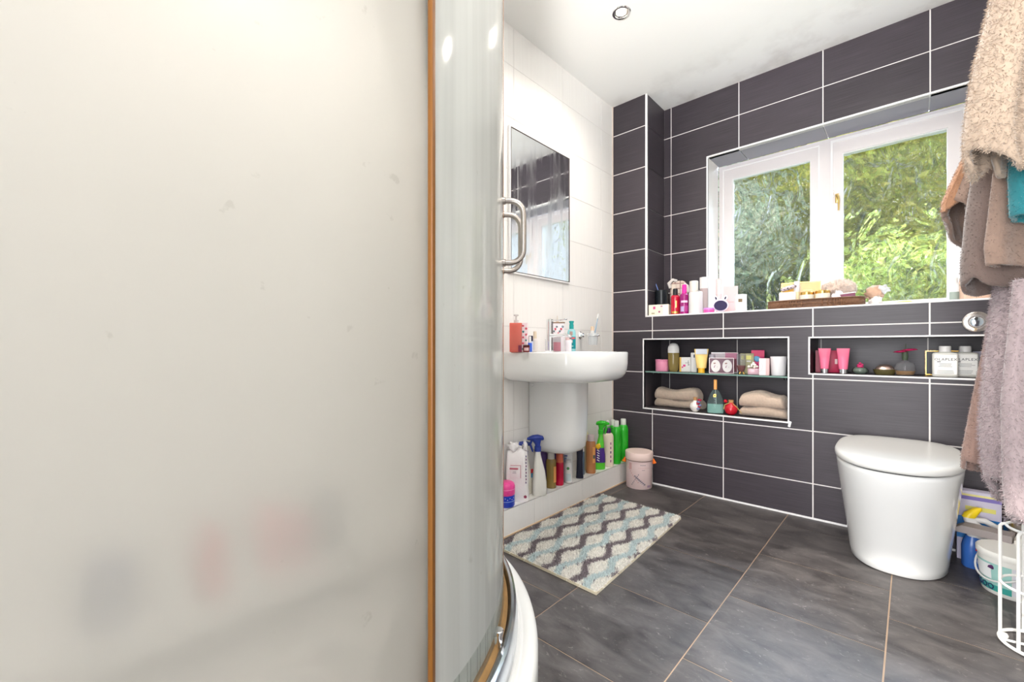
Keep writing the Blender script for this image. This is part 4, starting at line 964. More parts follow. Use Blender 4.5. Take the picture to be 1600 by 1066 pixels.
blob('tissue', .026, P_('tissue_white', (244, 238, 240), .8), ts, (0, 0, .036), (.95, .7, 1.3), .4, 2)
blob('pink_fold', .014, P_('tissue_pink', (226, 176, 170), .8), ts, (.012, -.014, .030), (1, .6, 1), .4, 3)
mr_ = thing('maroon_compact', 'flat maroon box with a white edge at the right end of the wicker tray', 'box', (1.205, .080, ZW+.034), face(1.2, .07))
mr_.location = (1.205, .085, ZW)
box('box', (.058, .05, .058), P_('maroon_card', (110, 14, 62), .4), mr_, rot=(0, -.10, 0)); box('white_edge', (.062, .052, .004), WH, mr_, (-.005, 0, .056), rot=(0, -.10, 0))
pf_ = thing('fluffy_pompom', 'fluffy beige and white pompom behind the gold-lidded jars', 'pompom', (1.160, .165, ZW))
blob('core', .050, P_('beige_fluff', (222, 200, 186), .95), pf_, (0, 0, .090), (1.25, .8, .85), .3, 5)
nP = 5000; dr = rng.normal(size=(nP, 3)); dr /= np.linalg.norm(dr, axis=1)[:, None]
blades('fluff', dr*np.array([.058, .038, .040])+np.array([0, 0, .090]), dr, np.array(srgb(238, 224, 214))[None]*rng.uniform(.75, 1.08, nP)[:, None], .020, .0012, pf_, m_terry, .45)
box('stem', (.02, .02, .06), P_('beige_fluff', (222, 200, 186), .95), pf_, (0, 0, .0), bev=.004)
cl_ = thing('crumpled_flannel', 'crumpled beige and grey flannel beyond the right end of the wicker tray', 'cloth', (1.292, .19, Z))
blob('cloth', .034, P_('flannel_beige', (196, 160, 136), .9), cl_, (0, 0, .066), (.9, .8, 1.0), .5, 8); blob('cloth_end', .022, P_('flannel_grey', (206, 204, 202), .9), cl_, (.03, 0, .082), (1.1, .8, .8), .5, 9); blob('cloth_tail', .026, P_('flannel_white', (232, 226, 220), .9), cl_, (.006, -.01, .026), (.9, .7, 1.15), .4, 11)
# right end of the sill
sb_ = bottle('lotion_bottle', 'short white bottle with a grey-green label left of the bottles under the towels', 1.558, .150, Z, .107, .0165, P_('white_frost_plastic', (236, 234, 232), .3), WH, cap_h=.22, cap_r=.6, shoulder=.16)
patch('label', .0165, .012, .045, -60, 60, P_('grey_green_label', (150, 160, 150), .5), sb_)
tb_ = bottle('foundation_bottle', 'taller tan-tinted bottle with a peach cap under the towels', 1.588, .150, Z, .128, .0165, P_('tan_liquid', (206, 176, 156), .3), P_('peach_cap', (240, 206, 170), .4), cap_h=.2, cap_r=.7, shoulder=.2)
bb_ = bottle('blue_label_bottle', 'small white bottle with a bright blue label half hidden by the towels', 1.602, .092, Z, .082, .0185, WH, WH, cap_h=.12, cap_r=.5, shoulder=.35)
patch('label', .0185, .018, .042, -55, 55, P_('bright_blue_label', (40, 130, 226), .4), bb_)
tb2 = bottle('white_lotion_bottle', 'white bottle behind the others under the hem of the dark towel', 1.618, .215, Z, .175, .018, WH, P_('pale_mint', (214, 228, 222), .4), cap_h=.2, cap_r=.8, shoulder=.08)
cm_ = jar('powder_compact', 'flat peach powder compact with a black lid under the towels', 1.626, .042, Z, .036, .0, CR, m_black, cat='compact', lid_h=.3) if False else None
cm_ = thing('powder_compact', 'flat peach powder box with a black lid at the right end of the sill', 'compact', (1.622, .045, Z), face(1.62, .045))
box('base', (.082, .045, .024), P_('peach_plastic', (226, 188, 164), .4), cm_, bev=.003); box('lid', (.084, .047, .012), m_black, cm_, (0, 0, .024), bev=.003)
jar('green_pot', 'tiny dark green pot at the far right of the sill', 1.695, .048, Z, .030, .015, P_('dark_green', (30, 78, 60), .3), P_('pale_green', (190, 206, 190), .4), cat='pot', lid_h=.3)

# ------------------------------------------------------------------ left niche
sf = thing('glass_shelf', 'clear green-edged glass shelf across the left niche', 'shelf', (.5935, .132, .671))
box('shelf_glass', (.752, .232, .008), clear('shelf_glass', (.72, .86, .82), .06, .62), sf, bev=.001)
box('shelf_edge', (.752, .0015, .0078), P_('green_glass_edge', (120, 150, 142), .15), sf, (0, -.1168, .0001))
for x_ in (-.365, .365): lathe('shelf_stud', [(0, -.014), (.009, -.014), (.009, 0), (0, 0)], m_black, sf, (x_-(.01 if x_ > 0 else -.01), -.05, -.0005))
ZS = .6795
pj = jar('pink_jar', 'round pink jar with a ribbed lid at the left of the glass shelf', .300, .070, ZS, .071, .0385, P_('soft_pink', (232, 148, 178), .35), P_('rose_lid', (222, 140, 170), .35), lid_h=.16)
for k in range(9): patch('bow_mark', .0397, .0625, .0655, -70+k*16, -62+k*16, P_('magenta_mark', (190, 50, 110), .5), pj, n=2)
dm = thing('domed_perfume_bottle', 'amber perfume bottle with a tall white domed cap on the glass shelf', 'perfume', (.371, .070, ZS), face(.371, .07))
lathe('bottle', [(0, 0), (.020, 0), (.027, .012), (.031, .05), (.0325, .108), (.0325, .112), (0, .112)], clear('dark_amber_glass', (.40, .30, .10), .06, .45), dm, sy=.6)
lathe('liquid', [(0, .006), (.013, .006), (.017, .05), (.018, .10), (0, .10)], P_('olive_amber', (112, 92, 36), .1), dm, sy=.5)
lathe('dome_cap', [(.0325, .112), (.0325, .135), (.030, .150), (.022, .164), (.010, .171), (0, .172)], WH, dm, sy=.6)
fx = carton('floral_carton', 'white carton with a gold side and a pink branch print on the glass shelf', .428, .112, ZS, .062, .050, .086, P_('white_card', (240, 236, 232), .5), rz=face(.428, .11)-.18, parts=((.010, .086, -.026, 0, P_('yellow_side', (234, 190, 92), .5)), (.014, .013, -.004, .030, P_('pink_bloom', (214, 70, 130), .5)), (.022, .002, .012, .052, P_('dark_twig', (50, 46, 50), .5)), (.002, .020, .018, .048, P_('dark_twig', (50, 46, 50), .5)), (.009, .004, .020, .040, P_('dark_twig', (50, 46, 50), .5)), (.008, .010, -.014, .022, P_('pink_bloom', (214, 70, 130), .5))))
sm = carton('slim_spray_can', 'slim white tapered pack with a small navy mark on the glass shelf', .484, .088, ZS, .034, .022, .114, WH, cat='box', bev=.004); plate('mark', .007, .018, P_('navy_mark', (30, 34, 70), .4), sm, .002, .085, -.011)
yt = tube_pack('yellow_tube', 'pale yellow squeeze tube with a clear crimped top standing on its cap', .541, .048, ZS, .136, .060, P_('pale_yellow_tube', (240, 206, 128), .4), P_('orange_yellow_cap', (244, 186, 44), .35), cap_h=.20)
yt.children[0].scale = (1.25, 1.0, 1)
plate('clear_crimp', .060, .030, P_('grey_clear_plastic', (186, 190, 200), .2), yt, 0, .106, -.008, t=.002)
bottle('purple_gold_bottle', 'small lilac bottle with a gold band behind the yellow tube', .577, .118, ZS, .105, .016, P_('lilac_floral', (172, 150, 168), .3), P_('lilac_white_cap', (206, 196, 208), .3), cap_h=.22, cap_r=.95, shoulder=.04)
gf = carton('gift_set_box', 'maroon gift box with two oval floral windows on the glass shelf', .640, .075, ZS, .124, .026, .086, P_('mauve_card', (122, 92, 104), .5))
for sx2 in (-.029, .029):
    o_ = lathe('window', [(0, 0), (.024, 0), (.024, .0012), (0, .0012)], P_('pale_window', (214, 208, 206), .3), gf, (sx2, -.013, .041), (PI/2, 0, 0), sy=1.45)
    blob('floral_motif', .011, P_('plum_flower', (140, 70, 110), .6), o_, (-.007, -.008, .0005), (1, 1.6, .08), .5, 4, 2); blob('floral_motif', .008, P_('sage_leaf', (110, 128, 116), .6), o_, (.011, 0, .0005), (.7, 2, .08), .4, 6, 2); blob('floral_motif', .009, P_('brown_leaf', (150, 110, 100), .6), o_, (-.006, .016, .0005), (1, 1, .08), .4, 7, 2)
frame_rect('foil_border', -.062, .062, 0, .086, (.002, .002, .002, .002), -.0145, .002, P_('silver_foil', (180, 168, 166), .3, metal=.6), gf)
carton('long_cracker_box', 'long pink and white box standing behind the gift box', .634, .150, ZS, .138, .030, .116, P_('pale_lilac_card', (214, 200, 206), .5), parts=((.060, .034, .034, .080, P_('pink_band', (206, 130, 160), .5)), (.138, .003, 0, .112, P_('silver_foil', (180, 168, 166), .3)), (.016, .075, .055, .005, P_('maroon_side', (110, 34, 52), .5))))
am = thing('amber_perfume_bottle', 'footed clear glass perfume bottle half full of red-amber liquid', 'perfume', (.7485, .048, ZS), face(.75, .05))
lathe('glass', [(0, .012), (.010, .011), (.017, .022), (.0225, .050), (.0225, .105), (.020, .110), (0, .110)], clear('clear_glass', (.93, .93, .95), .04, .78), am)
lathe('liquid', [(0, .0125), (.010, .0125), (.016, .022), (.0215, .048), (0, .048)], P_('red_amber_liquid', (120, 24, 14), .15), am)
for a in (0, PI*2/3, PI*4/3): tube('foot', [(.009*math.cos(a), .009*math.sin(a), .013), (.015*math.cos(a), .015*math.sin(a), .0015)], .0035, GOLD, am)
tn = carton('patterned_tin', 'olive tin with pale yellow squares behind the amber perfume', .757, .128, ZS, .066, .030, .112, P_('olive_card', (178, 172, 132), .5), parts=((.024, .022, .008, .078, P_('lemon_square', (230, 226, 130), .5)), (.012, .022, -.022, .078, P_('lemon_square', (230, 226, 130), .5)), (.020, .006, .008, .066, WH)))
fc = thing('flower_candle', 'pink jar candle topped with small white flowers on the glass shelf', 'candle', (.806, .058, ZS), face(.806, .06))
box('jar', (.056, .046, .034), clear('pink_glass', (.84, .60, .68), .1, .35), fc, bev=.006); box('wax', (.048, .038, .020), P_('pink_wax', (206, 110, 140), .5), fc, (0, 0, .006), bev=.004)
for k, (fx_, fz_) in enumerate(((-.022, .042), (-.010, .044), (.004, .041), (.016, .043), (-.006, .054), (.006, .052), (.000, .062))):
    f_ = blob('flower', .0068, P_('white_petal', (240, 236, 226), .6), fc, (fx_, -.004-.003*(k % 2), fz_), (1, .8, .9), .45, k, 2)
mh = carton('heart_print_box', 'bright magenta box with a pale blue heart behind the candle', .805, .150, ZS, .062, .026, .130, P_('magenta_card', (206, 22, 110), .4), parts=((.062, .034, 0, .094, P_('pink_red_card', (224, 60, 110), .5)),)); blob('heart', .017, P_('blue_heart', (100, 170, 212), .5), mh, (-.004, -.0135, .082), (1, .08, 1), .15, 3, 2)
pp2 = carton('pale_pink_box', 'plain pale pink box beside the white cup on the glass shelf', .860, .048, ZS, .046, .040, .088, PKp, rz=face(.86, .05)-.12, parts=((.030, .086, -.007, .001, P_('blush_front', (232, 220, 222), .5)),)); 
link('arc_print', tube_mesh('arc_print', [(-.023+.016*math.cos(a), -.0205, .045+.026*math.sin(a)) for a in np.linspace(-PI/2, PI/2, 12)], .0005, 5), P_('grey_print', (170, 160, 166), .5), pp2)
cw = thing('white_candle_cup', 'plain white tapered cup at the right end of the glass shelf', 'cup', (.919, .070, ZS))
lathe('cup', [(0, 0), (.031, 0), (.033, .003), (.0375, .097), (.0355, .098), (.031, .006), (0, .006)], P_('white_matt', (234, 232, 234), .5), cw)
# folded towels
def folded(name, label, x, y, z, w, d, h, col, seed, rz=0):
    t = thing(name, label, 'towel', (x, y, z), rz)
    layers = ((0, h*.42, .0), (h*.40, h*.6, -.008))
    R_ = random.Random(seed)
    for k, (zb, hh, off) in enumerate(layers):
        rings = []
        for i in range(41):
            q = i/40; xx = (q-.5)*w*(1.0 if k == 0 else .93)+off
            endr = min(1, (min(q, 1-q)*14)**.5) if min(q, 1-q) > 0 else .15
            hv = hh*(1+.14*math.sin(q*7+seed+k))*(.55+.45*endr); dv = d/2*(.8+.2*endr)*(1+.03*math.sin(q*11+seed))
            rings.append([(xx, dv*math.copysign(abs(math.cos(a))**.55, math.cos(a)), zb+hv/2+hv/2*math.copysign(abs(math.sin(a))**.8, math.sin(a))) for a in np.linspace(0, 2*PI, 28, endpoint=False)])
        me = rings_mesh('fold', rings); o = link('fold', me, m_terry, t)
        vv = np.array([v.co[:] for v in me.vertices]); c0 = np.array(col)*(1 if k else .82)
        ca = me.color_attributes.new('tint', 'FLOAT_COLOR', 'POINT'); ca.data.foreach_set('color', np.concatenate([c0[None]*rng.uniform(.92, 1.05, len(vv))[:, None], np.ones((len(vv), 1))], 1).astype(np.float32).ravel())
        me.calc_loop_triangles(); tri = np.array([q_.vertices[:] for q_ in me.loop_triangles]); a_, b_, c_ = vv[tri[:, 0]], vv[tri[:, 1]], vv[tri[:, 2]]
        nn = np.cross(b_-a_, c_-a_); ar = np.linalg.norm(nn, axis=1)/2; nn /= (ar*2)[:, None]+1e-12; n = 7000
        kk = rng.choice(len(tri), n, p=ar/ar.sum()); r1, r2 = rng.random(n), rng.random(n); f_ = r1+r2 > 1; r1[f_] = 1-r1[f_]; r2[f_] = 1-r2[f_]
        pos = a_[kk]+(b_[kk]-a_[kk])*r1[:, None]+(c_[kk]-a_[kk])*r2[:, None]
        blades('pile', pos-nn[kk]*.0005, nn[kk], c0[None]*rng.uniform(.75, 1.2, n)[:, None], .004, .0016, o, m_terry, .7)
    return t
TB = srgb(206, 184, 166)
ZN = NICHE_L[2]+.002
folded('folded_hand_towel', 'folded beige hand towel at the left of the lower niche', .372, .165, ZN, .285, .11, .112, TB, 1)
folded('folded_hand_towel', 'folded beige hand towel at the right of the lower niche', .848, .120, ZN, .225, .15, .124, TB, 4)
orn = thing('bath_oil_flask', 'round white bath flask with a cork and a red ribbon in the lower niche', 'flask', (.512, .032, ZN), face(.51, .03))
lathe('flask', [(0, 0), (.012, 0), (.024, .012), (.029, .029), (.024, .046), (.011, .057), (.009, .066), (0, .066)], P_('white_pearl', (236, 230, 224), .3), orn)
lathe('cork', [(0, .064), (.0095, .064), (.0105, .082), (0, .082)], P_('cork', (190, 140, 90), .8), orn)
for k in range(6): blob('ribbon', .0095, P_('ribbon_red', (176, 30, 60), .5) if k % 2 else P_('ribbon_blue', (120, 130, 170), .5), orn, (.014+.005*(k % 3), -.022, .020+.0095*k), (1, .6, .8), .5, k, 2)
pf2 = thing('teardrop_perfume_bottle', 'tall teardrop glass bottle with pale green liquid and an orange cap', 'perfume', (.620, .038, ZN), face(.62, .04))
tprof = [(0, 0), (.040, 0), (.0435, .004), (.0435, .030), (.040, .062), (.033, .092), (.022, .118), (.012, .131), (.009, .134), (0, .134)]
lathe('glass', tprof, clear('sea_glass', (.78, .92, .92), .08, .82), pf2, sy=.45)
lathe('liquid', [(0, .003), (.039, .003), (.0415, .010), (.0405, .052), (0, .052)], clear('green_liquid', (.60, .84, .76), .1, .45), pf2, sy=.38)
lathe('cap', [(0, .133), (.0085, .133), (.0085, .186), (.007, .188), (0, .188)], P_('orange_cap', (242, 170, 96), .35), pf2)
plate('badge', .014, .016, GOLD, pf2, -.003, .092, -.0155); plate('badge_dot', .006, .006, P_('badge_dark', (70, 60, 40), .5), pf2, -.003, .097, -.0164)
tube('dip_tube', [(0, 0, .01), (.004, 0, .06), (0, 0, .13)], .0015, WH, pf2)
rf2 = thing('red_bath_flask', 'round red glass flask with a cork and straw ribbon in the lower niche', 'flask', (.698, .048, ZN), face(.7, .05))
lathe('flask', [(0, 0), (.016, 0), (.029, .012), (.034, .030), (.029, .048), (.016, .058), (.012, .066), (0, .066)], P_('red_glass', (196, 10, 36), .12, coat=.5), rf2)
lathe('cork', [(0, .065), (.012, .065), (.013, .080), (0, .080)], P_('cork', (190, 140, 90), .8), rf2)
blob('red_bead', .010, P_('red_glass', (196, 10, 36), .12), rf2, (-.027, -.005, .072), (1, 1, 1), .05, 1, 2)
tube('straw', [(.008, -.014, .062), (.032, -.018, .040), (.050, -.016, .012)], .002, P_('straw', (196, 168, 96), .7), rf2); tube('straw', [(-.008, -.014, .064), (-.030, -.018, .055), (-.036, -.016, .030)], .002, P_('straw', (196, 168, 96), .7), rf2)

# ------------------------------------------------------------------ right niche
ZR = NICHE_R[2]+.0015
for (x_, lb_) in ((1.115, 'pink hand cream tube with a silver cap, nearer the left end of the right niche'), (1.187, 'pink hand cream tube with a silver cap, second along the right niche')):
    q = tube_pack('hand_cream_tube', lb_, x_, .050, ZR, .118, .050, P_('salmon_pink_tube', (236, 110, 144), .4), P_('silver_cap', (206, 206, 210), .2, metal=.9), cap_h=.17); q['group'] = 'pink hand cream tubes'
rx = carton('crimson_box', 'crimson gift carton behind the two pink tubes', 1.122, .125, ZR, .104, .040, .108, P_('crimson_card', (176, 24, 70), .45), parts=((.010, .024, .030, .042, P_('pale_tag', (222, 190, 190), .5)), (.048, .108, -.028, 0, P_('dark_crimson_side', (140, 24, 56), .45))))
ct = thing('flower_trinket_pot', 'small green glass trinket pot topped with a pink flower in the right niche', 'pot', (1.247, .080, ZR))
lathe('pot', [(0, 0), (.020, 0), (.029, .008), (.031, .016), (.026, .026), (.022, .029), (0, .029)], P_('grey_green_glass', (96, 108, 98), .15, coat=.5), ct, seg=8)
for k, (fx_, fz_, r_) in enumerate(((0, .034, .010), (-.006, .040, .006), (.006, .042, .006), (0, .049, .005))): blob('petal', r_, P_('pink_petal', (208, 50, 110), .5), ct, (fx_, -.003, fz_), (1.2, 1, .8), .3, k, 2)
gd = thing('gold_compact_pot', 'low round pot with a polished rose-gold dome in the right niche', 'pot', (1.334, .080, ZR))
lathe('base', [(0, 0), (.034, 0), (.038, .008), (.041, .020), (.042, .024), (0, .024)], P_('olive_glass', (92, 84, 50), .15, coat=.5), gd)
lathe('dome', [(0, .046), (.010, .0455), (.022, .041), (.031, .032), (.034, .024), (0, .024)], M('rose_gold', srgb(240, 214, 200), .32, .9), gd)
fpf = thing('flower_perfume_bottle', 'round glass perfume bottle with golden liquid and a magenta flower stopper', 'perfume', (1.402, .062, ZR), face(1.4, .06))
lathe('glass', [(0, 0), (.030, 0), (.034, .006), (.036, .030), (.031, .052), (.016, .060), (.010, .068), (0, .068)], clear('clear_glass', (.93, .93, .95), .04, .8), fpf)
lathe('liquid', [(0, .003), (.029, .003), (.032, .012), (.0325, .020), (0, .020)], P_('golden_liquid', (150, 104, 24), .1), fpf)
lathe('collar', [(0, .066), (.008, .066), (.011, .080), (.010, .104), (0, .106)], P_('moss_stopper', (70, 84, 64), .5), fpf)
for k in range(5):
    a = k*2*PI/5+.3; blob('petal', .020, P_('magenta_petal', (186, 16, 84), .5), fpf, (.022*math.cos(a), .022*math.sin(a), .108+.006*math.cos(a)), (1, 1, .18), .2, k, 2)
tube('stamen', [(0, 0, .106), (.003, 0, .138)], .0018, P_('moss_stopper', (70, 84, 64), .5), fpf)
fm = thing('framed_black_panel', 'small black panel with a thin gold frame leaning in the right niche', 'picture', (1.537, .195, ZR), 0)
box('panel', (.130, .006, .104), M('gloss_black', (.012, .013, .018), .4), fm); frame_rect('gold_frame', -.068, .068, 0, .108, (.003, .003, .003, .003), -.005, .008, GOLD, fm)
def oil_bottle(x, y, lb, seedv):
    t = thing('hair_treatment_bottle', lb, 'bottle', (x, y, ZR), face(x, y), 'white hair treatment bottles in the right niche')
    w = .039
    rings = [superell(0, 0, a, b, 5, 36, z) for z, a, b in ((0, w-.002, .020), (.003, w, .022), (.094, w, .022), (.099, w-.003, .020), (.1015, w-.010, .014), (.103, .016, .012))]
    link('body', rings_mesh('body', rings), P_('milky_plastic', (226, 224, 216), .35), t)
    lathe('cap', [(0, .103), (.0185, .103), (.0185, .1265), (.017, .128), (0, .128)], WH, t)
    box('label', (.066, .0006, .082), P_('label_white', (242, 240, 236), .5), t, (.002, -.0223, .010))
    lettering('OLAPLEX', .0145, ink, t, .002, .072, -.0222)
    lines(t, -.018, .0625, .018, 1, .01, .0030, ink, -.0222, 1); lines(t, .001, .054, .056, 3, .0055, .0012, ink, -.0222, seedv); lines(t, .001, .026, .056, 3, .0055, .0010, ink, -.0222, seedv+1)
    return t
oil_bottle(1.526, .060, 'white flat bottle with black lettering, left and nearer of two in the right niche', 4)
oil_bottle(1.588, .115, 'white flat bottle with black lettering, right and further of two in the right niche', 8)
wj_ = jar('white_cream_tub', 'small white labelled tub partly behind the hanging towel in the right niche', 1.650, .060, ZR, .072, .027, P_('tub_white', (234, 230, 224), .4), WH, lid_h=.26, lid_r=.92); lines(wj_, 0, .04, .03, 3, .008, .0012, ink, -.0268, 5)
carton('lavender_box', 'pale lavender box at the back of the right niche behind the white tub', 1.650, .190, ZR, .07, .04, .106, P_('lavender_card', (200, 196, 214), .5))

# ------------------------------------------------------------------ on the basin
ZB = .803
tp = thing('basin_mixer_tap', 'chrome mixer tap with a flat lever on the basin', 'tap', (.115, -.812, ZB), .02)
lathe('tap_body', [(0, 0), (.022, 0), (.023, .004), (.0165, .008), (.0160, .135), (.0165, .137), (.0165, .158), (.014, .160), (0, .160)], m_chrome, tp)
link('spout', rings_mesh('spout', [[(x, .013*math.cos(a), z+.009*math.sin(a)) for a in np.linspace(0, 2*PI, 18, endpoint=False)] for x, z in ((.010, .078), (.05, .080), (.09, .079), (.118, .074), (.122, .068))]), m_chrome, tp)
box('lever', (.085, .018, .006), m_chrome, tp, (.055, 0, .150), (0, -.06, 0), .002)
tube('pop_up_rod', [(-.026, 0, 0), (-.026, 0, .055), (-.030, 0, .062)], .0022, m_chrome, tp)
rs = thing('hand_soap_bottle', 'square coral-red clear soap bottle with a floral side and a clear pump', 'soap bottle', (.098, -1.040, ZB), face(.098, -1.04)-.10)
box('bottle', (.056, .044, .132), clear('coral_glass', (.93, .30, .24), .08, .5), rs, bev=.003); box('soap', (.048, .036, .110), clear('coral_soap', (.90, .30, .24), .2, .3), rs, (0, 0, .004), bev=.002)
box('floral_side', (.024, .0445, .132), P_('floral_print_base', (240, 214, 220), .4), rs, (.0405, 0, 0), bev=.001)
for k in range(9): blob('floral_motif', .0055, P_('coral_flower', (220, 90, 110), .6) if k % 3 else P_('teal_leaf', (60, 130, 130), .6), rs, (.034+.013*(k % 2), -.0225, .014+.013*k), (1, .1, 1), .4, k, 1)
box('plum_corner', (.016, .0450, .030), P_('plum', (120, 40, 70), .3), rs, (.020, 0, .001))
lathe('pump', [(0, .132), (.010, .132), (.010, .145), (.004, .146), (.004, .163), (.011, .164), (.011, .170), (0, .171)], clear('clear_pump', (.90, .86, .86), .1, .4), rs)
tube('pump_tube', [(0, 0, .02), (0, 0, .13)], .003, P_('dark_red_tube', (160, 40, 40), .3), rs)
bj = jar('nail_polish_pot', 'tiny dark red pot with a pale label in front of the coral soap bottle', .170, -1.052, ZB, .032, .015, P_('dark_red_glass', (120, 24, 30), .15), P_('dark_brown_lid', (70, 24, 26), .3), cat='pot', lid_h=.25)
patch('label', .0152, .006, .020, -40, 40, PKp, bj)
b1 = bottle('blue_dropper_bottle', 'small bottle with a royal blue label and white nozzle on the basin', .105, -.955, ZB, .074, .0125, P_('royal_blue_label', (44, 90, 196), .35), WH, cap_h=.42, cap_r=.62, shoulder=.06)
b2 = bottle('navy_cap_bottle', 'small pale bottle with a black-navy cap behind the blue one', .072, -.905, ZB, .078, .0105, P_('pale_blue_plastic', (196, 206, 230), .35), P_('navy_black', (28, 26, 60), .3), cap_h=.34, cap_r=.9, shoulder=.08)
bottle('white_skincare_bottle', 'white bottle with a cream nozzle standing left of the tap', .062, -.862, ZB, .100, .0140, P_('pearl_plastic', (226, 218, 214), .3), P_('cream_nozzle', (230, 212, 188), .4), cap_h=.36, cap_r=.55, shoulder=.12)
pk_ = thing('pink_soap_dispenser', 'clear soap bottle half full of pink liquid beside the tap', 'soap bottle', (.088, -.716, ZB), face(.088, -.716))
lathe('bottle', [(0, 0), (.018, 0), (.0195, .003), (.0195, .074), (.010, .082), (0, .083)], clear('clear_plastic', (.93, .92, .93), .05, .7), pk_); lathe('liquid', [(0, .002), (.0185, .002), (.0185, .048), (0, .048)], P_('pink_liquid', (236, 136, 158), .2), pk_)
fw = thing('floral_reed_diffuser', 'floral printed box with a wooden strip and thin pump on the ledge of the basin', 'diffuser', (.034, -.640, ZB), face(.034, -.64))
box('box', (.072, .036, .150), P_('floral_print_pale', (236, 230, 236), .4), fw, bev=.003); box('wooden_strip', (.078, .038, .005), P_('wood_strip', (150, 116, 90), .6), fw, (0, 0, .150))
for k in range(8): blob('floral_motif', .0065, (P_('coral_flower', (220, 90, 110), .6), P_('grey_leaf', (130, 140, 150), .6))[k % 2], fw, (-.026+.0075*k, -.0185, .095+.012*((k*5) % 4)), (1, .1, 1), .4, k, 1)
lathe('pump', [(0, .155), (.007, .155), (.004, .170), (.0015, .172), (.0012, .190), (0, .190)], P_('cream_nozzle', (230, 212, 188), .4), fw)
wt2 = bottle('floral_hand_lotion', 'short white lotion tube with floral print between tap and teal bottle', .120, -.662, ZB, .074, .0165, P_('white_floral_tube', (244, 238, 244), .4), PKp, cap_h=.2, cap_r=.8, shoulder=.05)
te = thing('mouthwash_bottle', 'teal and white mouthwash bottle with a turquoise cap on the basin', 'bottle', (.086, -.585, ZB), face(.086, -.585))
TEAL = P_('teal_label', (10, 140, 150), .3)
link('body', rings_mesh('body', [superell(0, 0, a, b, 3.2, 32, z) for z, a, b in ((0, .020, .013), (.003, .022, .015), (.100, .022, .015), (.112, .020, .013), (.120, .011, .010))]), P_('aqua_plastic', (150, 208, 214), .25), te)
link('label', rings_mesh('label', [superell(0, 0, .0226, .0156, 3.2, 32, z) for z in (.014, .078)], False, False), TEAL, te)
plate('print', .030, .008, P_('red_print', (226, 90, 100), .5), te, .003, .066, -.0158); plate('print', .012, .014, WH, te, 0, .046, -.0158); plate('print', .020, .004, P_('mint_print', (190, 230, 220), .5), te, 0, .026, -.0158); plate('print', .016, .020, P_('brown_motif', (176, 150, 140), .5), te, -.002, .086, -.0156)
lathe('cap', [(0, .120), (.012, .120), (.012, .140), (.0095, .148), (.0135, .158), (.0125, .162), (0, .163)], P_('turquoise_cap', (30, 160, 158), .35), te)
# tumbler holder on the wall
th_ = thing('tumbler_holder', 'chrome wall bracket holding a glass tumbler', 'holder', (0, -.375, .895))
lathe('rosette', [(0, 0), (.022, 0), (.023, .004), (.016, .010), (.012, .022), (0, .022)], m_chrome, th_, (.0005, 0, 0), (0, PI/2, 0))
tube('arm', [(.02, 0, 0), (.055, -.004, 0), (.060, -.004, 0)], .006, m_chrome, th_)
tube('ring', [(.090+.0345*math.cos(a), -.004+.0345*math.sin(a), -.004) for a in np.linspace(0, 2*PI, 30, endpoint=False)], .0038, m_chrome, th_, closed=True)
tg = thing('glass_tumbler', 'frosted glass tumbler hanging in the chrome holder', 'tumbler', (.090, -.379, .838))
lathe('tumbler', [(0, 0), (.022, 0), (.0245, .003), (.0295, .066), (.028, .066), (.023, .006), (0, .006)], clear('frosted_tumbler', (.94, .95, .96), .2, .55), tg)
brush('toothbrush', 'tall blue-white toothbrush standing in the wall tumbler', .085, -.372, .850, .012, .165, P_('pale_blue_handle', (150, 180, 206), .4), WH, dy=.042)
bottle('toothpaste_pump', 'small white toothpaste tube in the wall tumbler', .090, -.385, .846, .098, .0125, WH, P_('beige_cap', (222, 196, 170), .4), cap_h=.25, cap_r=.7, shoulder=.1)

# ------------------------------------------------------------------ on the plinth
ZP = PZ+.0005
pots = thing('bath_toy_pot', 'pink glitter pot stacked on a blue spotted pot at the left of the ledge', 'pot', (.086, -1.096, ZP), face(.086, -1.096))
lathe('blue_pot', [(0, 0), (.036, 0), (.0405, .006), (.0405, .052), (0, .052)], P_('royal_blue', (24, 60, 190), .3), pots)
patch('band', .0405, .026, .028, -90, 90, P_('pale_blue_line', (170, 200, 240), .4), pots, n=16)
for k in range(11): patch('white_dot', .0405, .034+.006*(k % 2), .038+.006*(k % 2), -80+k*15, -76+k*15, WH, pots, n=2)
lathe('pink_pot', [(0, .052), (.0405, .052), (.042, .056), (.042, .088), (.038, .100), (.028, .106), (0, .107)], P_('glitter_pink', (236, 70, 150), .3, var=.25, vscale=90), pots)
patch('band', .042, .078, .080, -90, 90, P_('light_pink_line', (246, 170, 206), .4), pots, n=16)
pkk = thing('cotton_wool_pack', 'white plastic pack of cotton wool with red print and a twisted top', 'pack', (.070, -1.000, ZP), face(.07, -1.0)-.1)
from mathutils import noise as mnoise
rings = []
for j in range(24):
    q = j/23; z = .225*q; wx = .052*(1-.10*q**4) ; wy = .040*(1-.5*q**5); ring_ = superell(0, 0, wx, wy, 4, 48, z)
    ring_ = [(x*(1+.05*mnoise.noise(Vector((x*40, y*40, z*25)))), y*(1+.10*mnoise.noise(Vector((x*40, y*40, z*25+5)))), z+(.010*math.sin(x*70)*q**3)) for x, y, z in ring_]; rings.append(ring_)
rings.append([(x*.4, y*.4, z+.008) for x, y, z in rings[-1]])
m_bag = P_('white_film', (242, 238, 240), .3, bump=.6, bscale=30)
link('pack_body', rings_mesh('pack_body', rings, True, True, True, 1.4), m_bag, pkk)
blob('twisted_top', .024, m_bag, pkk, (-.012, 0, .240), (1.3, .7, .9), .7, 3); blob('twisted_ear', .016, m_bag, pkk, (.036, 0, .246), (.6, .5, 1.5), .7, 6)
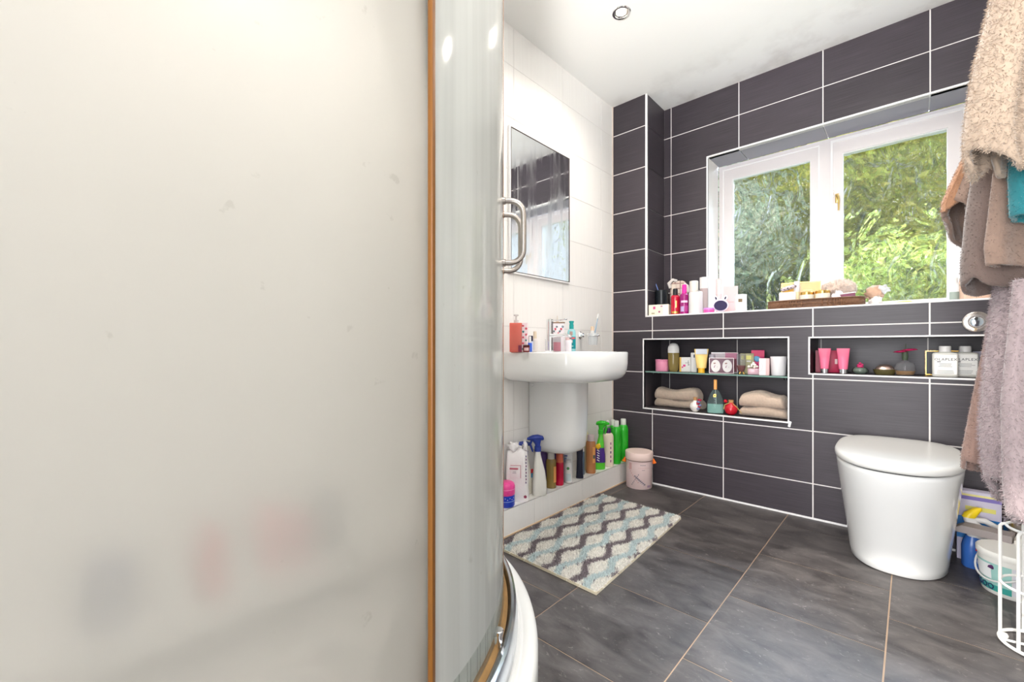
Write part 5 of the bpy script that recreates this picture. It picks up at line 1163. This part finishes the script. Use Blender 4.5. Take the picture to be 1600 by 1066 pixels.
RP = P_('red_outline_print', (190, 90, 110), .6); frame_rect('print', -.028, .020, .110, .168, (.0001, .0018, .0001, .0018), -.0415, .001, RP, pkk); lines(pkk, -.012, .152, .040, 1, .01, .007, RP, -.0412, 2); lines(pkk, -.010, .138, .022, 2, .006, .002, P_('grey_print', (170, 160, 166), .5), -.0412, 3)
for k in range(9): plate('print', .0045, .008, P_('side_print', (140, 80, 130), .6) if k % 2 else P_('side_print2', (96, 84, 130), .6), pkk, .043+.001*(k % 2), .085+k*.015, -.0372)
lathe('print_spot', [(0, 0), (.007, 0), (.007, .0008), (0, .0008)], P_('berry_print', (150, 60, 90), .6), pkk, (.040, -.0378, .024), (PI/2, 0, 0))
def sprayer(name, label, x, y, h, w, body, head, accent, rz=0.0, sc=1.0, trigger_dir=-1, label_mats=()):
    t = thing(name, label, 'spray bottle', (x, y, ZP), face(x, y)+rz)
    bh = h*.70
    rings = [superell(ox*trigger_dir, 0, a, b, 2.6, 32, z) for z, a, b, ox in ((0, w*.46, w*.30, 0), (.004, w*.5, w*.34, 0), (bh*.30, w*.49, w*.34, 0), (bh*.55, w*.40, w*.30, .002), (bh*.75, w*.30, w*.24, .006), (bh*.92, w*.20, w*.18, .008), (bh, w*.18, w*.17, .008))]
    link('body', rings_mesh('body', rings), body, t)
    hx = .008*trigger_dir
    lathe('collar', [(0, bh-.001), (w*.23, bh-.001), (w*.23, bh+h*.075), (w*.17, bh+h*.08), (0, bh+h*.08)], head, t, (hx, 0, 0))
    z2 = bh+h*.08
    d = trigger_dir
    # pistol head: tapering neck, hood with a nozzle, hooked trigger
    link('head', rings_mesh('head', [superell(hx+d*ox, 0, a, b, 2.4, 24, z2+h*zz) for zz, a, b, ox in ((-.01, w*.18, w*.17, 0), (.03, w*.19, w*.17, w*.02), (.08, w*.30, w*.19, w*.08), (.125, w*.46, w*.21, w*.10))]), accent, t)
    link('hood', rings_mesh('hood', [[(hx+d*xx, w*.25*r_*math.cos(a)+0, z2+h*(.125+lift)+h*.045*r_*math.sin(a)) for a in np.linspace(0, 2*PI, 18, endpoint=False)] for xx, lift, r_ in ((-w*.42, -.010, .35), (-w*.34, .0, .85), (0, .012, 1.05), (w*.35, .010, .95), (w*.62, -.002, .65), (w*.74, -.006, .40))]), head, t)
    tube('trigger', [(hx+d*w*.42, 0, z2+h*.10), (hx+d*w*.52, 0, z2+h*.03), (hx+d*w*.42, 0, z2-h*.04), (hx+d*w*.36, 0, z2-h*.09)], .004, head, t, radii=[.006, .005, .0045, .003])
    for (ph, z_, w_, m_, xo) in label_mats: plate('print', w_, ph, m_, t, xo, z_, -w*.335)
    return t
BLU = P_('navy_trigger', (40, 60, 150), .3)
sprayer('cleaning_spray', 'white spray bottle with an upright white and navy trigger in front of its twin', .045, -.905, .262, .066, P_('ivory_plastic2', (234, 228, 214), .35), BLU, WH, .3, label_mats=((.020, .10, .012, P_('red_mark', (200, 50, 60), .5), .020), (.022, .078, .012, P_('blue_mark', (60, 130, 170), .5), .022)))
s2 = sprayer('cleaning_spray', 'taller white spray bottle with a navy trigger head beside the pedestal', .108, -.884, .300, .070, P_('white_plastic2', (238, 236, 230), .3), BLU, BLU, .2)
ol = bottle('shampoo_bottle', 'clear olive bottle with a clear cap on the ledge under the basin', .086, -.764, ZP, .184, .026, P_('olive_shampoo', (140, 116, 62), .15, coat=.4), clear('clear_cap', (.88, .84, .78), .1, .3), sx=1, sy=.7, cap_h=.20, cap_r=.62, shoulder=.14, waist=.10)
patch('label', .026, .030, .110, 30, 75, P_('orange_side_label', (232, 160, 90), .4), ol, 1, .7)
rd = bottle('conditioner_bottle', 'crimson bottle with an orange flip cap under the basin', .092, -.700, ZP, .165, .0205, P_('crimson_plastic', (196, 16, 60), .25), P_('orange_flip_cap', (236, 120, 90), .35), sx=1, sy=.75, cap_h=.28, cap_r=.80, shoulder=.06)
ac = thing('aerosol_can', 'white aerosol can with a small green round mark under the basin', 'can', (.098, -.632, ZP), face(.098, -.632))
lathe('can', [(0, 0), (.021, 0), (.0218, .003), (.0218, .090), (.016, .104), (.012, .106), (0, .106)], P_('can_white', (238, 236, 236), .25), ac); lathe('cap', [(0, .105), (.015, .105), (.015, .118), (0, .120)], WH, ac); lathe('base_rim', [(0, 0), (.0222, 0), (.0222, .003), (0, .003)], m_satin, ac)
lathe('mark', [(.0036, 0), (.0075, 0), (.0075, .001), (.0036, .001)], P_('leaf_green', (70, 130, 70), .5), ac, (-.001, -.0218, .078), (PI/2, 0, 0)); patch('print', .0218, .012, .05, -30, 35, P_('pale_blue_print', (206, 222, 228), .5), ac)
wf = bottle('body_wash_bottle', 'broad white bottle with small blue print behind the aerosol can', .046, -.566, ZP, .200, .030, P_('white_plastic3', (236, 236, 236), .3), WH, sx=1, sy=.55, cap_h=.10, cap_r=.7, shoulder=.10, waist=.05)
plate('print', .016, .006, BLU, wf, -.008, .118, -.0170); plate('print', .012, .024, P_('blue_grey_print', (130, 160, 200), .5), wf, -.010, .088, -.0168)
nv = thing('navy_shaver_bottle', 'dark navy waisted bottle at the front of the ledge', 'bottle', (.100, -.528, ZP), face(.1, -.528))
link('body', rings_mesh('body', [superell(0, 0, a, b, 3, 32, z) for z, a, b in ((0, .020, .013), (.004, .0205, .014), (.05, .0165, .012), (.10, .0155, .011), (.15, .0175, .012), (.163, .0175, .012))]), P_('dark_navy_plastic', (26, 28, 50), .3), nv); box('cap', (.030, .02, .012), P_('dark_navy_plastic', (26, 28, 50), .3), nv, (0, 0, .163), bev=.003)
bottle('blue_grey_bottle', 'slim blue-grey bottle just behind the navy one', .072, -.462, ZP, .150, .0135, P_('blue_grey_plastic', (92, 112, 132), .3), WH, cap_h=.14, cap_r=.8, shoulder=.08)
bz = bottle('bronze_shower_gel', 'bronze shower gel bottle with a clear cap right of the pedestal', .094, -.408, ZP, .217, .027, P_('bronze_plastic', (186, 124, 76), .25, coat=.3), P_('pearly_cap', (214, 196, 196), .25), sx=1, sy=.68, cap_h=.16, cap_r=.66, shoulder=.10)
patch('label', .027, .06, .15, 22, 62, P_('orange_leaf_label', (226, 160, 90), .4), bz, 1, .68); patch('label', .027, .085, .105, 26, 58, P_('dark_leaf', (90, 100, 90), .5), bz, 1, .68, off=.0012)
gs = sprayer('green_cleaning_spray', 'lime green trigger spray with a purple striped label', .084, -.300, .292, .066, P_('lime_plastic', (90, 206, 50), .3), P_('green_trigger', (50, 190, 40), .3), P_('green_trigger', (50, 190, 40), .3), .1, trigger_dir=1)
link('label', rings_mesh('label', [superell(0, 0, a, b, 2.6, 32, z) for z, a, b in ((.040, .0336, .0232), (.085, .0325, .0228), (.125, .0275, .0205))], False, False), P_('violet_label', (72, 40, 130), .4), gs)
for k in range(5): plate('print', .016, .005, P_('label_white', (242, 240, 236), .5), gs, -.010, .052+.014*k, -.0232, rot=(0, .5, 0))
blob('label_flower', .016, P_('sunny_yellow', (246, 200, 40), .4), gs, (-.010, -.0215, .135), (1, .15, 1), .3, 2, 2)
cm2 = bottle('cream_conditioner_bottle', 'cream bottle with a deep purple cap on the ledge', .092, -.214, ZP, .228, .0315, P_('peach_cream_plastic', (240, 222, 204), .3), P_('deep_purple', (74, 30, 96), .35), cap_h=.13, cap_r=.46, shoulder=.13, sy=.8)
for k in range(5): patch('print', .0315, .028+.026*k, .042+.026*k, 22, 34, P_('plum_print', (150, 80, 130), .5) if k != 2 else P_('deep_purple', (74, 30, 96), .35), cm2, 1, .8, n=2)
GR = P_('vivid_green', (40, 176, 40), .25, coat=.3); CCAP = clear('milky_cap', (.90, .92, .86), .2, .25)
for (x_, y_, h_, r_, lb_) in ((.098, -.128, .262, .0275, 'tall green shampoo bottle right behind the cream bottle'), (.098, -.040, .262, .0300, 'tall green shampoo bottle standing against the dark tiles, furthest right'), (.028, -.112, .252, .0225, 'pale-topped green bottle against the white wall, behind the cream bottle'), (.032, -.050, .250, .0215, 'green bottle in the very corner of the ledge between its neighbours')):
    q = bottle('green_shampoo_bottle', lb_, x_, y_, ZP, h_, r_, GR, CCAP, cap_h=.14, cap_r=.5, shoulder=.14); q['group'] = 'green shampoo bottles in the corner'
lf = thing('yellow_lidded_bottle', 'pale bottle with a yellow flower motif just right of the pedestal', 'bottle', (.032, -.372, ZP), face(.032, -.37))
lathe('body', [(0, 0), (.024, 0), (.025, .004), (.025, .20), (.012, .225), (0, .225)], P_('pale_cream_plastic', (226, 214, 170), .35), lf, sy=.8); lathe('cap', [(0, .224), (.012, .224), (.012, .245), (0, .246)], CR, lf); blob('motif', .010, P_('sunny_yellow', (246, 200, 40), .4), lf, (0, -.0205, .195), (1, .2, 1), .3, 2, 2)
bottle('purple_bottle', 'dark purple bottle behind the tall white spray', .036, -.760, ZP, .196, .019, P_('dark_purple_plastic', (96, 70, 130), .3), P_('dark_purple_plastic', (96, 70, 130), .3), cap_h=.14, cap_r=.8, shoulder=.06)
bottle('violet_bottle', 'violet topped bottle behind the crimson one', .034, -.640, ZP, .178, .018, P_('violet_plastic', (110, 80, 150), .3), P_('violet_plastic', (110, 80, 150), .3), cap_h=.14, cap_r=.85, shoulder=.06)
# inside the shower
ZH = .1855
bottle('navy_shampoo_bottle', 'dark blue-grey blurred bottle at the left end of the shower ledge', .070, -2.398, ZH, .150, .050, P_('slate_blue_plastic', (60, 70, 110), .4), P_('navy_cap', (44, 48, 110), .4), cap_h=.2, cap_r=.8, shoulder=.08)
bottle('white_bath_bottle', 'white blurred bottle in the shower next to the dark blue one', .080, -2.285, ZH, .125, .030, WH, WH, cap_h=.15, cap_r=.7, shoulder=.1)
bottle('red_bath_bottle', 'red blurred bottle on the shower ledge', .080, -2.205, ZH, .172, .034, P_('signal_red', (200, 40, 56), .4), P_('signal_red', (200, 40, 56), .4), cap_h=.2, cap_r=.6, shoulder=.1)
bottle('white_soap_bottle', 'short white blurred bottle right of the red one in the shower', .082, -2.130, ZH, .115, .026, WH, WH, cap_h=.15, cap_r=.7, shoulder=.1)
bottle('pink_shampoo_bottle', 'broad pink blurred bottle on the shower ledge', .070, -2.060, ZH, .180, .038, P_('dusty_pink', (222, 130, 140), .4), P_('dusty_pink', (222, 130, 140), .4), cap_h=.16, cap_r=.6, shoulder=.1)
bottle('rose_shampoo_bottle', 'slimmer rose pink blurred bottle beside the black razor case', .082, -1.985, ZH, .176, .030, P_('rose_plastic', (214, 120, 136), .4), P_('pale_rose', (236, 190, 190), .4), cap_h=.2, cap_r=.6, shoulder=.1)
carton('black_razor_case', 'narrow black upright case on the shower ledge', .085, -1.935, ZH, .016, .04, .178, M('charcoal_plastic', (.03, .03, .04), .4), cat='case')
bottle('grey_body_wash', 'grey blurred bottle at the right end of the shower ledge', .070, -1.880, ZH, .178, .031, P_('slate_grey', (110, 114, 124), .4), P_('slate_grey', (110, 114, 124), .4), cap_h=.12, cap_r=.8, shoulder=.1)

# ------------------------------------------------------------------ tin on the floor in the corner
tn2 = thing('pink_storage_tin', 'pink lidded tin with grey sketch print and orange tassels on the floor', 'tin', (.232, -.098, 0), face(.232, -.098))
m_tin = P_('blush_tin', (234, 208, 206), .45)
lathe('drum', [(0, .0005), (.072, .0005), (.074, .003), (.074, .168), (0, .168)], m_tin, tn2, seg=44)
lathe('lid', [(0, .165), (.0785, .165), (.080, .168), (.080, .206), (.078, .209), (0, .2095)], P_('blush_lid', (238, 212, 204), .4), tn2, seg=44)
lathe('cord', [(.0745, .160), (.0765, .161), (.0765, .164), (.0745, .165)], P_('brown_cord', (120, 80, 70), .7), tn2, seg=44)
def sketch(a0, a1, z0, z1, m_, rot=0): patch('sketch_print', .074, z0, z1, a0, a1, m_, tn2, n=4)
GS = P_('sketch_grey', (136, 124, 134), .7); PSK = P_('sketch_pink', (216, 170, 168), .7)
for k in range(8): sketch(-22+k*6, -14+k*6, .072-k*.0065, .080-k*.0065, GS)
for k in range(7): sketch(-34+k*5, -31+k*5, .022+k*.010, .030+k*.010, GS)
for k in range(6): sketch(-18+k*7, -13+k*7, .058-k*.007, .062-k*.007, P_('sketch_light', (186, 176, 184), .7))
for k in range(9): sketch(-55+k*6, -50+k*6, .118-k*.010, .124-k*.010, PSK)
sketch(-48, -34, .112, .150, PSK); sketch(5, 30, .140, .1425, GS); sketch(-5, 48, .124, .1255, PSK); sketch(12, 26, .112, .114, GS); sketch(38, 58, .012, .024, P_('sketch_plum', (160, 130, 150), .7))
for s in (-1, 1):
    q = lathe('tassel', [(0, .012), (.004, .010), (.006, .0), (.012, -.016), (0, -.018)], P_('orange_tassel', (250, 120, 30), .7), tn2, (s*.083, 0, .158), (0, -s*.25, 0), seg=10)

# ------------------------------------------------------------------ beside the toilet
dbx = thing('detergent_box', 'upright lilac and blue detergent pack against the dark wall beside the toilet', 'pack', (1.612, -.052, 0), .0)
box('pack', (.118, .05, .268), P_('lilac_white_pack', (206, 200, 220), .45), dbx, bev=.002)
plate('print', .118, .022, P_('violet_band', (130, 116, 190), .5), dbx, 0, .236, -.025); plate('print', .110, .008, P_('lemon_band', (232, 224, 150), .5), dbx, 0, .250, -.0256); plate('print', .080, .016, P_('yellow_print', (230, 222, 120), .5), dbx, .004, .196, -.025); plate('print', .118, .085, P_('blue_band', (40, 120, 190), .4), dbx, 0, .085, -.025)
bd = thing('bleach_bottle', 'white curved-neck bottle with a yellow cap tilted in front of the detergent pack', 'bottle', (1.610, -.128, 0), .25)
link('body', rings_mesh('body', [superell(ox, 0, a, b, 3, 32, z) for z, a, b, ox in ((0, .046, .028, 0), (.004, .048, .030, 0), (.075, .048, .030, 0), (.095, .044, .027, 0), (.115, .030, .020, -.006))]), P_('bright_blue_bottle', (60, 110, 190), .25), bd)
link('neck', rings_mesh('neck', [superell(ox, 0, a, b, 2.4, 24, z) for z, a, b, ox in ((.110, .032, .021, -.004), (.128, .034, .020, .004), (.150, .026, .017, -.010), (.170, .019, .014, -.024), (.188, .016, .012, -.030))]), WH, bd)
tube('handle_grip', [(-.020, 0, .178), (.015, 0, .176), (.048, 0, .158), (.052, 0, .130), (.040, 0, .112)], .010, WH, bd)
link('cap', rings_mesh('cap', [superell(ox, 0, a, b, 2.4, 20, z) for z, a, b, ox in ((.184, .018, .015, -.030), (.200, .019, .015, -.022), (.218, .013, .011, -.006), (.223, .007, .006, -.002))]), P_('yellow_cap', (246, 212, 30), .35), bd)
RU = P_('red_badge', (206, 30, 44), .4); plate('badge', .030, .026, RU, bd, -.006, .070, -.030); plate('badge_bar', .004, .016, WH, bd, -.014, .075, -.0305); plate('badge_bar', .004, .016, WH, bd, -.005, .075, -.0305); plate('badge_bar', .010, .004, WH, bd, -.0095, .075, -.0305); plate('badge_bar', .004, .016, WH, bd, .003, .075, -.0305)
link('label_ring', tube_mesh('label_ring', [(.004+.020*math.cos(a), -.0302, .032+.018*math.sin(a)) for a in np.linspace(0, 2*PI, 24, endpoint=False)], .0015, 5, True), P_('pale_blue_line2', (190, 206, 236), .4), bd)
tbz = thing('stain_remover_tub', 'white round tub with a teal label and white handle near the wire stand', 'tub', (1.672, -.300, 0), face(1.672, -.3)-.2)
lathe('tub', [(0, .0005), (.070, .0005), (.072, .003), (.082, .122), (0, .122)], P_('tub_body', (236, 234, 228), .35), tbz, seg=40)
lathe('lid', [(0, .122), (.084, .122), (.086, .126), (.086, .140), (.083, .144), (0, .145)], P_('tub_lid', (240, 238, 232), .35), tbz, seg=40)
patch('label', .077, .016, .106, -75, 10, P_('mint_label', (160, 205, 198), .4), tbz, n=12, rprof=lambda z: .072+.010*z/.122); patch('label', .077, .016, .106, 11, 70, P_('ingredients_label', (222, 220, 226), .4), tbz, n=8, rprof=lambda z: .072+.010*z/.122)
patch('label_band', .077, .014, .034, -75, 10, P_('teal_band', (60, 160, 150), .4), tbz, n=12, rprof=lambda z: .0724+.010*z/.122, off=.001); patch('label_panel', .078, .052, .100, -68, -25, P_('white_panel', (238, 240, 240), .4), tbz, n=8, rprof=lambda z: .0724+.010*z/.122, off=.0012)
for k in range(3):
    a = math.radians(-90-58+k*15); q = link('ring_print', tube_mesh('ring_print', [(.0075*math.cos(t), .0, .0075*math.sin(t)) for t in np.linspace(0, 2*PI, 18, endpoint=False)], .0018, 5, True), P_('navy_ring', (36, 44, 90), .4), tbz, (.0755*math.cos(a), .0755*math.sin(a), .026), (0, 0, a+PI/2))
blob('plum_mark', .010, P_('plum_mark', (80, 40, 90), .4), tbz, (-.030, -.074, .092), (1.2, .15, .7), .1, 1, 2)
tube('handle', [(.086*math.cos(a), .086*math.sin(a), .110-.062*math.sin(PI*t)) for t, a in [(t, math.radians(-200+t*160)) for t in np.linspace(0, 1, 20)]], .003, WH, tbz)
gbd = thing('bathroom_scale', 'flat grey scale leaning on edge between the toilet and the tub', 'scale', (1.655, -.215, .125))
gbd.location = (0, 0, 0)
def slab(pts, dz, th_, name, mat, parent):
    a, b = Vector(pts[0]), Vector(pts[1]); u = (b-a).normalized(); n = Vector((-u.y, u.x, 0)).normalized()
    rings = [[tuple(p-n*th_/2+Vector((0, 0, 0))), tuple(p+n*th_/2), tuple(p+n*th_/2+Vector((0, 0, h_))), tuple(p-n*th_/2+Vector((0, 0, h_)))] for p, h_ in ((a, dz*.45), (a+(b-a)*.15, dz), (b, dz))]
    return link(name, rings_mesh(name, rings, True, True, False), mat, parent)
slab([(1.545, -.170, .140), (1.685, -.205, .142)], .027, .060, 'handle_slab', P_('warm_grey_plastic', (158, 148, 146), .5), gbd)
slab([(1.6855, -.205, .1445), (1.775, -.215, .1445)], .022, .05, 'white_end', P_('off_white_plastic', (230, 224, 214), .5), gbd)
gbd['label'] = 'grey plastic brush handle with a white end lying across the tub'; gbd['category'] = 'brush handle'; gbd.name = 'floor_brush_handle'
mb = thing('metal_bin', 'brushed steel pedal bin in the corner behind the tub', 'bin', (1.7355, -.078, 0))
lathe('drum', [(0, .0005), (.060, .0005), (.062, .004), (.062, .185), (.058, .19), (0, .19)], m_satin, mb, seg=36); lathe('lid', [(0, .19), (.063, .19), (.063, .197), (.05, .204), (0, .208)], m_satin, mb, seg=36)

# ------------------------------------------------------------------ garden beyond the window
gd_ = box('ground', (30, 20, .05), M('lawn', srgb(104, 118, 76), .95, var=.3, vscale=3), None, (0, 10.6, -.10)); tag(gd_, 'lawn outside the window', kind='structure')
def leaf_mat(name, c, vary=.35, back=.45):
    m, nt, p = newmat(name); nt.nodes.remove(p)
    a = node(nt, 'ShaderNodeAttribute', attribute_name='tint'); d = node(nt, 'ShaderNodeBsdfDiffuse'); t = node(nt, 'ShaderNodeBsdfTranslucent'); g = node(nt, 'ShaderNodeBsdfGlossy'); g.inputs['Roughness'].default_value = .4
    nt.links.new(a.outputs['Color'], d.inputs[0]); nt.links.new(a.outputs['Color'], t.inputs[0])
    x = node(nt, 'ShaderNodeMixShader'); x.inputs[0].default_value = back; nt.links.new(d.outputs[0], x.inputs[1]); nt.links.new(t.outputs[0], x.inputs[2])
    y = node(nt, 'ShaderNodeMixShader'); y.inputs[0].default_value = .05; nt.links.new(x.outputs[0], y.inputs[1]); nt.links.new(g.outputs[0], y.inputs[2])
    nt.links.new(y.outputs[0], nt.nodes['Material Output'].inputs[0]); return m
LM = leaf_mat('leaf', None)
def tree(name, label, cat, x, y, z, rx, ry, rz, col, n, size, trunk=True, clumps=14, seed=0):
    r_ = np.random.default_rng(seed); root = thing(name, label, cat, (x, y, 0))
    cen = r_.normal(size=(clumps, 3)); cen /= np.linalg.norm(cen, axis=1)[:, None]; cen *= r_.uniform(.35, .85, clumps)[:, None]
    rad = r_.uniform(.30, .50, clumps); k = r_.integers(0, clumps, n)
    d = r_.normal(size=(n, 3)); d /= np.linalg.norm(d, axis=1)[:, None]
    p = (cen[k]+d*rad[k][:, None]*r_.uniform(.75, 1.05, n)[:, None])*np.array([rx, ry, rz])+np.array([0, 0, z])
    nn = d+r_.normal(size=(n, 3))*.5; nn /= np.linalg.norm(nn, axis=1)[:, None]
    u = np.cross(nn, r_.normal(size=(n, 3))); u /= np.linalg.norm(u, axis=1)[:, None]; v = np.cross(nn, u)
    s = size*r_.uniform(.6, 1.3, n)[:, None]
    V = np.stack([p-u*s, p-v*s*.45, p+u*s, p+v*s*.45], 1).reshape(-1, 3)
    me = bpy.data.meshes.new('foliage'); me.vertices.add(4*n); me.vertices.foreach_set('co', V.astype(np.float32).ravel()); me.loops.add(4*n); me.loops.foreach_set('vertex_index', np.arange(4*n, dtype=np.int32))
    me.polygons.add(n); me.polygons.foreach_set('loop_start', np.arange(0, 4*n, 4, dtype=np.int32))
    try: me.polygons.foreach_set('loop_total', np.full(n, 4, dtype=np.int32))
    except Exception: pass
    me.update(calc_edges=True)
    c = np.array(col)[None]*(.45+1.0*r_.random(n)[:, None])*(.6+.8*r_.random(clumps)[k][:, None]); c[:, 0] *= r_.uniform(.8, 1.25, n)
    ca = me.color_attributes.new('tint', 'FLOAT_COLOR', 'POINT'); ca.data.foreach_set('color', np.repeat(np.concatenate([np.clip(c, 0, 1), np.ones((n, 1))], 1), 4, 0).astype(np.float32).ravel())
    tag(link('foliage', me, LM, root), kind='stuff')
    if trunk:
        tube('trunk', [(0, 0, -.06), (.05, 0, z*.5), (-.05, .05, z)], .1, M('bark', srgb(92, 78, 64), .9), root, 8, radii=[.13, .10, .05])
        for q in range(4):
            e_ = cen[q]*np.array([rx, ry, rz])*.8+np.array([0, 0, z]); tube('branch', [(0, .02, z*.6), tuple(e_*.6+np.array([0, 0, z*.6])*.4), tuple(e_)], .03, M('bark', srgb(92, 78, 64), .9), root, 6, radii=[.05, .03, .015])
    return root
YG_ = srgb(200, 205, 92); MG = srgb(142, 158, 78); DG = srgb(88, 104, 56); SG = srgb(186, 196, 172)
tree('garden_tree', 'silvery grey-green tree seen through the left light of the window', 'tree', -1.2, 4.0, 2.4, 1.5, .8, 1.4, SG, 26000, .055, seed=1)
tree('garden_tree', 'bright yellow-green tree seen through the right light of the window', 'tree', 1.15, 5.4, 2.8, 2.1, 1.0, 2.05, YG_, 60000, .06, seed=2)
tree('garden_tree', 'tall pale tree behind the silvery one, between the two lights', 'tree', -1.2, 8.6, 4.0, 2.9, 1.2, 2.7, srgb(180, 190, 132), 60000, .08, seed=3)
tree('garden_tree', 'mid green tree rising at the far left of the view through the glass', 'tree', -5.0, 7.0, 3.4, 2.6, 1.2, 2.9, MG, 40000, .07, seed=4)
tree('garden_shrub', 'dark green shrub low outside the left light', 'shrub', -.75, 2.6, 1.0, 1.15, .6, .85, DG, 22000, .045, seed=5, trunk=False)
tree('garden_shrub', 'light green shrub low outside the right light', 'shrub', 1.50, 3.0, .90, 1.0, .6, .95, srgb(152, 160, 78), 22000, .045, seed=6, trunk=False)
tree('garden_shrub', 'deep green hedge bush further back between the shrubs', 'shrub', -.1, 6.9, 1.1, 3.4, .5, 1.4, srgb(98, 116, 56), 40000, .06, seed=7, trunk=False)
